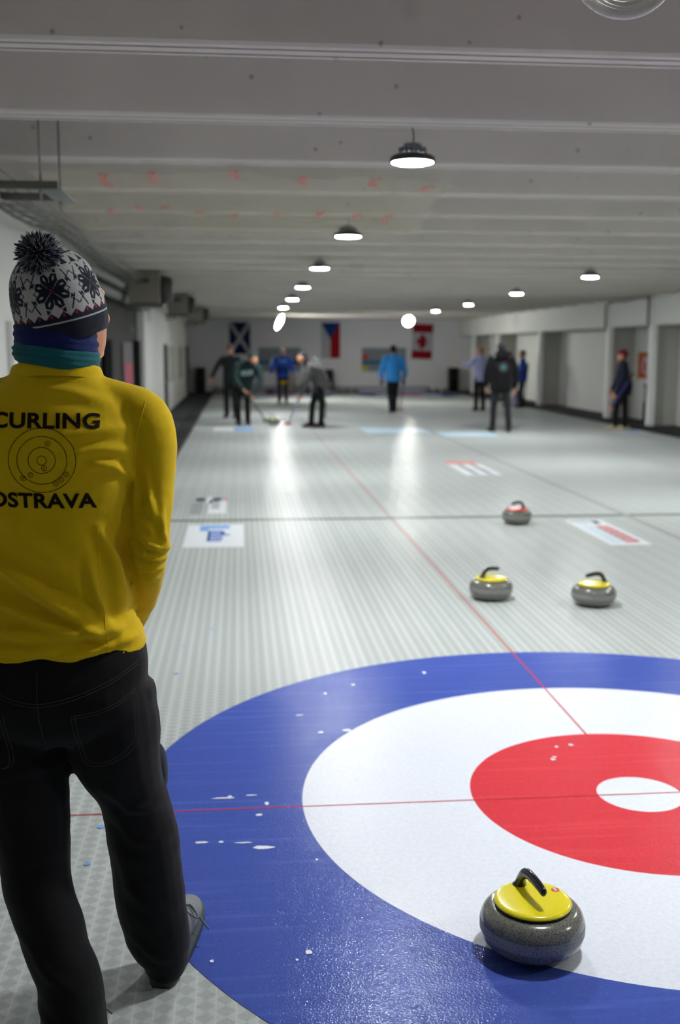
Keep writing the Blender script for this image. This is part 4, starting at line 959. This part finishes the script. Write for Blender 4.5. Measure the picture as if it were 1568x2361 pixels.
def foldval(x, z, lst):
    s = 0.0
    for pts, amp, w in lst:
        best = 9; bt = 0
        for i in range(len(pts) - 1):
            ax, az = pts[i]; cx, cz = pts[i + 1]; dx, dz = cx - ax, cz - az
            t = max(0, min(1, ((x - ax) * dx + (z - az) * dz) / (dx * dx + dz * dz))); d = math.hypot(x - ax - dx * t, z - az - dz * t)
            if d < best: best = d; bt = (i + t) / (len(pts) - 1)
        if best < 3.2 * w:
            env = math.sin(PI * min(1, max(0, bt * .92 + .04))) ** .6
            s += 1.5 * amp * env * (math.exp(-(best / w) ** 2) - .55 * math.exp(-((best - 1.7 * w) / w) ** 2))
    return s
b.normal_update()
for v in b.verts:
    p = v.co; d = 0.0
    if v.normal.y < .35:
        d += foldval(p.x, p.z, folds) * (1 if p.x < -1.66 or p.z < .97 else .0) + foldval(p.x, p.z, sleeve) * (1 if p.x > -1.69 else 0)
        d += foldval(2 * CX - p.x, p.z, sleeve) * (1 if 2 * CX - p.x > -1.69 else 0)
    d += .0035 * noise.noise(V((p.x * 7, p.y * 7, p.z * 9))) + .0012 * noise.noise(V((p.x * 12, p.y * 12, p.z * 40)))
    if p.z < .93: d += .004 * math.sin(p.x * 55) * (.93 - p.z) / .03 * .5
    v.co = p + v.normal * d
b.normal_update()
bvh = BVHTree.FromBMesh(b)
shirt = nobj('shirt', b, M['shirt'])
def cast(bv, x, z, lift=.0012):
    h, n, i, d = bv.ray_cast(V((x, -2.2, z)), V((0, 1, 0)))
    if h is None: return None
    return h + (n if n.y < 0 else -n) * lift
def drape(bm, bv, lift=.0014):
    """pushes a flat xz mesh (y = 0) on to the cloth as seen from behind"""
    for v in bm.verts:
        p = cast(bv, v.co.x, v.co.z, lift)
        if p is not None: v.co = p
        else: v.co.y = -1.2
# back print: two lines of lettering and a target drawn in thin rings
def lettering(txt, x0, x1, z, h, skew, bv):
    cu = bpy.data.curves.new('txt', 'FONT'); cu.body = txt; cu.size = 1; cu.offset = .032; cu.resolution_u = 4; cu.space_character = 1.04
    o = bpy.data.objects.new('txt', cu); COL.objects.link(o); dg = bpy.context.evaluated_depsgraph_get(); dg.update()
    me = bpy.data.meshes.new_from_object(o.evaluated_get(dg), depsgraph=dg); bpy.data.objects.remove(o)
    bm = bmesh.new(); bm.from_mesh(me); bpy.data.meshes.remove(me)
    xs = [v.co.x for v in bm.verts]; ys = [v.co.y for v in bm.verts]; ax, bx, ay, by = min(xs), max(xs), min(ys), max(ys)
    for v in bm.verts:
        fx = (v.co.x - ax) / (bx - ax); v.co = V((x0 + fx * (x1 - x0), 0, z + skew * fx + (v.co.y - ay) / (by - ay) * h))
    for k in range(1, 40):
        bmesh.ops.bisect_plane(bm, geom=bm.verts[:] + bm.edges[:] + bm.faces[:], plane_co=V((x0 + (x1 - x0) * k / 40, 0, 0)), plane_no=V((1, 0, 0)))
    for k in range(-2, 10):
        bmesh.ops.bisect_plane(bm, geom=bm.verts[:] + bm.edges[:] + bm.faces[:], plane_co=V((0, 0, z + h * k / 6)), plane_no=V((0, 0, 1)))
    bmesh.ops.triangulate(bm, faces=bm.faces[:]); drape(bm, bv); return bm
nobj('print_lettering', lettering('CURLING', -1.952, -1.726, 1.422, .0335, -.004, bvh), M['print'], shirt, False)
nobj('print_lettering', lettering('OSTRAVA', -1.962, -1.736, 1.254, .0335, -.006, bvh), M['print'], shirt, False)
def ringp(bm, cx, cz, rx, rz, w, n=72):
    a = []; c = []
    for k in range(n):
        t = 2 * PI * k / n; a.append(bm.verts.new((cx + (rx - w / 2) * math.cos(t), 0, cz + (rz - w / 2) * math.sin(t)))); c.append(bm.verts.new((cx + (rx + w / 2) * math.cos(t), 0, cz + (rz + w / 2) * math.sin(t))))
    for k in range(n): bm.faces.new((a[k], c[k], c[(k + 1) % n], a[(k + 1) % n]))
b = B(); tx, tz = -1.845, 1.354; k_ = .1405 / 153.0
for r in (77, 57, 31, 11): ringp(b, tx, tz, r * .000912, r * .000885, .0013)
for px, py in ((113, 1018), (104, 1075), (72, 1091), (55, 1099), (154, 1091), (142, 1103), (129, 1112)):
    cx, cz = tx + (px - 99) * .000912, tz - (py - 1057) * .0009; ringp(b, cx, cz, .0055, .0055, .0011, 24)
    a = random.uniform(-.9, .9); dx, dz = .0028 * math.sin(a), .0028 * math.cos(a); nx, nz = .0014 * math.cos(a), -.0014 * math.sin(a)
    for sg_ in (-1, 1):
        q = [(cx - dx + nx * sg_, cz - dz + nz * sg_), (cx + dx + nx * sg_, cz + dz + nz * sg_), (cx + dx + nx * (sg_ * .4), cz + dz + nz * (sg_ * .4)), (cx - dx + nx * (sg_ * .4), cz - dz + nz * (sg_ * .4))]
        quad(b, [(x, 0, z) for x, z in q])
drape(b, bvh); nobj('print_target', b, M['print'], shirt, False)
def seam(pts, bv, r, name, mat, parent, sub=8, lift=.0):
    q = []
    for p in crom([V((x, 0, z)) for x, z in pts], sub):
        c = cast(bv, p.x, p.z, lift)
        if c is not None: q.append(c)
    bm = B(); limb(bm, q, [r] * len(q), (0, 1, 0), 6, 1); return nobj(name, bm, mat, parent)
seam([(-1.632, 1.475), (-1.641, 1.44), (-1.652, 1.40), (-1.657, 1.36), (-1.658, 1.315)], bvh, .0012, 'seam', M['shirt_seam'], shirt)
seam([(-1.735, 1.20), (-1.738, 1.10), (-1.728, 1.0), (-1.72, .92)], bvh, .0010, 'seam', M['shirt_seam'], shirt)
seam([(-2.05, .935), (-1.95, .925), (-1.85, .922), (-1.75, .922), (-1.69, .93)], bvh, .0010, 'seam', M['shirt_seam'], shirt)
b = B()                                                        # collar band
rings = []
for z, r, dz in ((1.520, .103, 0), (1.530, .1015, 0), (1.540, .0985, 0), (1.549, .095, 0), (1.551, .090, 0), (1.540, .086, 0)):
    rings.append([V((-1.832 + (r + .002) * math.cos(2 * PI * k / 48), -1.082 + r * .94 * math.sin(2 * PI * k / 48), z - .014 * math.sin(2 * PI * k / 48) - .002)) for k in range(48)])
rings_mesh(b, rings, False, False); nobj('collar', b, M['shirt'], shirt)
# jeans
b = B()
zloft(b, [(.96, -1.868, -1.10, .185, .12), (.92, -1.868, -1.10, .214, .136), (.88, -1.864, -1.105, .222, .146), (.83, -1.862, -1.115, .220, .152), (.79, -1.862, -1.115, .222, .150), (.74, -1.862, -1.11, .215, .135), (.70, -1.862, -1.10, .16, .11)], 32, 2.4)
limb(b, legR, radR, n=20, sub=4, cap=.2); limb(b, legL, radL, n=20, sub=4, cap=.2)
b = remesh(b, .0075, 4); b.normal_update()
jf = [(((-1.74, .60), (-1.69, .535), (-1.63, .525)), .009, .012), (((-1.72, .40), (-1.70, .30), (-1.62, .22)), .006, .016), (((-1.84, .655), (-1.90, .66), (-1.98, .65)), .008, .012), (((-1.72, .50), (-1.68, .44), (-1.60, .43)), .006, .014), (((-1.62, .80), (-1.60, .77), (-1.60, .74)), .008, .012),
      (((-1.93, .30), (-1.86, .22), (-1.79, .18)), .007, .014), (((-1.70, .16), (-1.64, .10), (-1.58, .09)), .006, .012), (((-1.9, .14), (-1.83, .09), (-1.76, .1)), .007, .012), (((-1.94, .52), (-1.89, .47), (-1.84, .46)), .005, .012)]
for v in b.verts:
    p = v.co; d = .0045 * noise.noise(V((p.x * 6, p.y * 6, p.z * 8))) + .002 * noise.noise(V((p.x * 14, p.y * 14, p.z * 22)))
    if v.normal.y < .4: d += .35 * foldval(p.x, p.z, jf)
    v.co = p + v.normal * d; v.co.z = max(v.co.z, .012)
b.normal_update(); jb_ = BVHTree.FromBMesh(b)
jeans = nobj('jeans', b, M['jeans'])
for pts in ([(-1.872, .892), (-1.871, .85), (-1.868, .79), (-1.862, .72)], [(-1.99, .865), (-1.93, .838), (-1.872, .826), (-1.80, .836), (-1.72, .862), (-1.66, .892)],
            [(-1.99, .858), (-1.93, .831), (-1.872, .819), (-1.80, .829), (-1.72, .855), (-1.66, .885)]): seam(pts, jb_, .0006, 'stitching', M['stitch'], jeans)
for x in (0, 1):
    for dd in (0, .008):
        if x == 0: pts = [(-1.80 + dd, .795), (-1.795 + dd, .73), (-1.782 + dd, .665 + dd), (-1.72, .668 + dd), (-1.665 - dd, .705 + dd), (-1.662 - dd, .76), (-1.667 - dd, .832)]
        else: pts = [(-1.945 - dd, .80), (-1.94 - dd, .74), (-1.935 - dd, .68), (-1.98, .672), (-2.04, .70)]
        seam(pts, jb_, .0006, 'stitching', M['stitch'], jeans, 6)
    if x == 0:
        for dd in (0, .007): seam([(-1.80, .795 - dd), (-1.75, .800 - dd), (-1.70, .815 - dd), (-1.667, .834 - dd)], jb_, .0006, 'stitching', M['stitch'], jeans, 6)
b = B(); limb(b, [(-1.634, -1.05, .63), (-1.624, -1.04, .60), (-1.622, -1.03, .55), (-1.628, -1.02, .52)], [(.010, .03), (.012, .04), (.012, .04), (.008, .03)], (1, 0, 0), 14, 4, .6); nobj('thigh_pocket', b, M['teal_dark'], jeans)
# shoes
def shoe(heel, toe, nm='shoe'):
    h_, t_ = V((*heel, 0)), V((*toe, 0)); d = (t_ - h_); L = d.length; d.normalize(); side = V((d.y, -d.x, 0))
    def pt(f, s, z): return h_ + d * (f * L) + side * s + V((0, 0, z))
    b = B(); limb(b, [pt(.06, 0, .058), pt(.22, 0, .066), pt(.42, 0, .066), pt(.6, 0, .056), pt(.78, 0, .045), pt(.92, 0, .038)], [(.032, .05), (.038, .06), (.040, .058), (.045, .046), (.046, .034), (.034, .024)], side, 20, 4, .7)
    for v in b.verts: v.co.z = max(v.co.z, .02)
    s = nobj(nm, b, M['shoe_grey'])
    b = B(); out = []
    for k in range(40):
        a = 2 * PI * k / 40; f = .5 - .5 * math.cos(a); w = .012 + .040 * (math.sin(a) if math.sin(a) > 0 else -math.sin(a)) ** .6 * (.85 + .3 * f)
        out.append((f, w * (1 if math.sin(a) >= 0 else -1)))
    rings_mesh(b, [[pt(f, s_ * q, z) for f, s_ in out] for z, q in ((.001, .94), (.006, 1.0), (.02, 1.02), (.03, .98))])
    nobj('sole', b, M['shoe_sole'], s)
    for k, f in enumerate((.50, .57, .64)):
        b = B(); z = .118 - .05 * (f - .4) * 2.6
        limb(b, [pt(f, -.035, z - .03), pt(f + .02, -.01, z - .004), pt(f - .01, .012, z - .006), pt(f + .01, .036, z - .03)], [.0028] * 4, n=6); nobj('lace', b, M['lace'], s)
    b = B(); limb(b, [pt(.52, .0, .108), pt(.58, .03, .105), pt(.54, .055, .075), pt(.50, .03, .1)], [.0025] * 4, n=6); limb(b, [pt(.56, .0, .104), pt(.60, .025, .10), pt(.57, .05, .08), pt(.52, .085, .05)], [.0025] * 4, n=6); nobj('lace', b, M['lace'], s)
    return s
shoe((-1.640, -1.045), (-1.578, -.665)); shoe((-1.80, -1.39), (-1.845, -1.07))
# neck gaiter
def gaiter(name, z0, z1, r, amp, mat, parent, seed, tilt=0.0):
    b = B(); rings = []; n = 72; m = 14
    for j in range(m + 1):
        t = j / m; bul = math.sin(PI * t) ** .6
        ring = []
        for k in range(n):
            a = 2 * PI * k / n; rr = r - .012 + .014 * bul + amp * noise.noise(V((math.cos(a) * 1.6 + seed, math.sin(a) * 1.6, t * 5))) * bul + .0018 * math.sin(t * 26 + 2 * math.cos(a))
            ring.append(V((-1.831 + rr * math.cos(a), -1.082 + rr * 1.14 * math.sin(a), z0 + (z1 - z0) * t + .006 * noise.noise(V((math.cos(a), math.sin(a), seed))) + tilt * math.cos(a))))
        rings.append(ring)
    inner = [[V((-1.829 + (p.x + 1.829) * .86, -1.076 + (p.y + 1.076) * .86, p.z)) for p in r_] for r_ in (rings[-1], rings[0])]
    rings_mesh(b, rings + inner, False, False); return nobj(name, b, mat, parent)
ng = gaiter('neck_gaiter', 1.572, 1.644, .090, .006, M['navy_knit'], NP, 3.0, -.006)
gaiter('teal_layer', 1.548, 1.602, .093, .006, M['teal_knit'], ng, 9.0, -.010)
# hat with a knitted pattern
AX = Matrix.Translation(V((-1.8245, -1.080, 1.692))) @ Matrix.Rotation(math.radians(-4), 4, 'Y') @ Matrix.Rotation(HY, 4, 'Z') @ Matrix.Rotation(math.radians(12), 4, 'X') @ Matrix.Rotation(-HY, 4, 'Z')
prof = [(.004, .116), (.026, .114), (.050, .106), (.070, .092), (.087, .070), (.096, .045), (.1025, .012), (.1045, -.02), (.1035, -.045), (.100, -.064), (.095, -.076)]
pr = crom([V((r, z, 0)) for r, z in prof], 22)
arc = [0.0]
for a, c in zip(pr, pr[1:]): arc.append(arc[-1] + (c - a).length)
CW, CN, CR = lin((196, 196, 194)), lin((22, 28, 46)), lin((186, 24, 52))
def star(u, w, R):
    r = math.hypot(u, w)
    if r > R: return None
    if r < R * .05: return 'r'
    a = (math.atan2(w, u) + 2 * PI) % (PI / 4) - PI / 8          # within an eighth
    al, ac = r * math.cos(a), abs(r * math.sin(a))
    q = al / R
    wid = R * (.39 * q if q < .52 else .39 * .52 * (1 - (q - .52) / .46 * .85))
    if q > .98 or ac > wid - R * .022 and ac > wid: return None
    if ac > wid - R * .0: return None
    qi = (al - R * .55) / (R * .13)
    if abs(qi) + ac / (R * .05) < 1: return 'w'
    if abs((q - .78)) < .025 : return 'w'
    return 'n'
def knit(th, s):
    """th around the hat (0 = towards the picture), s metres from the crown"""
    n = 6; P = 2 * PI / n; k = round(th / P); du = (th - k * P) * .103
    t2 = ((th / P + .5) - math.floor(th / P + .5) - .5) * P
    if s < .024: return 'n'
    ps = (th * 9 / (2 * PI)) % 1
    if s < .05: return 'n' if abs(ps - .5) < .5 * (.052 - s) / .028 else 'w'
    if s < .057: return 'n'
    # little trees and dots
    if s < .092:
        q = (th * 18 / (2 * PI)) % 1; d = abs(q - .5) * 2 * PI / 18 * .098
        hgt = (s - .065) / .022
        if 0 < hgt < 1 and d < .0115 * hgt: return 'n'
        q2 = ((th * 18 / (2 * PI)) + .5) % 1; d2 = abs(q2 - .5) * 2 * PI / 18 * .095
        if math.hypot(d2, s - .064) < .0028: return 'r' if int(th * 18 / (2 * PI) + .5) % 2 else 'n'
        if math.hypot(d2, s - .088) < .0025: return 'n'
        if s < .088: return 'w'
    cs = .139
    c = star(du, s - cs, .052)
    if c: return c
    # antlers between the stars
    e = abs(abs(du) - .054) ; hz = s - cs
    if -.044 < hz < .044:
        x = du - math.copysign(.054, du); y = hz
        for sx in (-1, 1):
            d = abs(x * sx - .012 - .010 * math.sin(abs(y) * 130)); 
            if d < .0017 and abs(y) < .036: return 'n'
        if abs(abs(x) - abs(y) * .45) < .0018 and abs(y) > .012: return 'n'
    if s > .184:
        q = (th * 24 / (2 * PI)) % 1
        if s > .198:
            if abs(s - .2065) < .0016: return 'w'
            return 'n'
        if abs(q - .5) < .09 and abs(s - .192) < .004: return 'r'
        tri = (s - .184) / .013
        return 'n' if abs(q - .5) * 2 < tri else 'w'
    return 'w'
b = B(); n = 560; rings = []
lay = []
for j, p in enumerate(pr):
    ring = []
    for k in range(n):
        a = 2 * PI * k / n
        rr = p.x * (1 + .035 * noise.noise(V((math.cos(a) * 1.5, math.sin(a) * 1.5, p.y * 9))) + .02 * math.cos(6 * a + 1) * max(0, p.y) / .118)
        ring.append(V((rr * math.cos(a) * .985, rr * 1.10 * math.sin(a), p.y)))
    rings.append(ring)
inner = [[V((v.x * .93, v.y * .93, v.z + .004)) for v in rings[-1]]]
rings_mesh(b, rings + inner, True, False)
xform(b, AX)
cols = []
for j in range(len(pr)):
    for k in range(n):
        th = (2 * PI * k / n) - (1.5 * PI) - math.radians(6)
        th = (th + PI) % (2 * PI) - PI
        c = knit(th, arc[j]); cols.append({'n': CN, 'r': CR, 'w': CW}[c])
cols += [CN] * n
hat = nobj('knit_hat', b, M['hat'])
at_ = hat.data.color_attributes.new('knit', 'FLOAT_COLOR', 'POINT')
for i, c in enumerate(cols): at_.data[i].color = (*c, 1)
# fuzzy pompom made of yarn ends
b = B(); random.seed(11); pc = V((-1.848, -1.160, 1.790))
for i in range(2400):
    z = random.uniform(-1, 1); a = random.uniform(0, 2 * PI); q = math.sqrt(1 - z * z); d = V((q * math.cos(a), q * math.sin(a), z))
    L = .046 * random.uniform(.86, 1.08); bend = V((random.uniform(-1, 1), random.uniform(-1, 1), random.uniform(-1, 1) - .5)) * .006
    limb(b, [pc + d * .008, pc + d * L * .6 + bend * .5, pc + d * L + bend], [.0011, .0013, .0007], n=4, sub=1, cap=0, mi=0 if random.random() < .55 else 1)
ellipsoid(b, pc, (.03, .03, .03), 12, 8)
nobj('pompom', b, [M['pom_dark'], M['pom_light']], hat)

# ------------------------------------------------------------------ camera, world, view
cam_d = bpy.data.cameras.new('camera'); cam = bpy.data.objects.new('camera', cam_d); COL.objects.link(cam)
Fv, Rv, Uv = V((.09268, .98422, -.15075)), V((.99562, -.09346, .00198)), V((.01214, .15028, .98857))
m = Matrix((Rv, Uv, -Fv)).transposed().to_4x4(); m.translation = V((-1.4252, -3.5455, 1.5891)); cam.matrix_world = m
cam_d.sensor_fit = 'VERTICAL'; cam_d.sensor_height = 36; cam_d.sensor_width = 24; cam_d.lens = 2460.23 / 2361 * 36
cam_d.clip_start = .05; cam_d.clip_end = 200
cam_d.dof.use_dof = True; cam_d.dof.focus_distance = 2.55; cam_d.dof.aperture_fstop = 2.7
SC.camera = cam
w = bpy.data.worlds.new('world'); SC.world = w; w.use_nodes = True
w.node_tree.nodes['Background'].inputs[0].default_value = (.05, .05, .05, 1); w.node_tree.nodes['Background'].inputs[1].default_value = .2
SC.view_settings.view_transform = 'Standard'; SC.view_settings.look = 'None'; SC.view_settings.gamma = 1; SC.view_settings.exposure = 1.45
SC.view_settings.use_curve_mapping = False
SC.cycles.use_denoising = True; SC.cycles.sample_clamp_indirect = 6; SC.cycles.sample_clamp_direct = 40
SC.cycles.use_adaptive_sampling = True; SC.cycles.adaptive_threshold = 0.08; SC.cycles.adaptive_min_samples = 18
SC.cycles.max_bounces = 5; SC.cycles.diffuse_bounces = 4; SC.cycles.glossy_bounces = 2; SC.cycles.transparent_max_bounces = 8
SC.cycles.caustics_reflective = False; SC.cycles.caustics_refractive = False
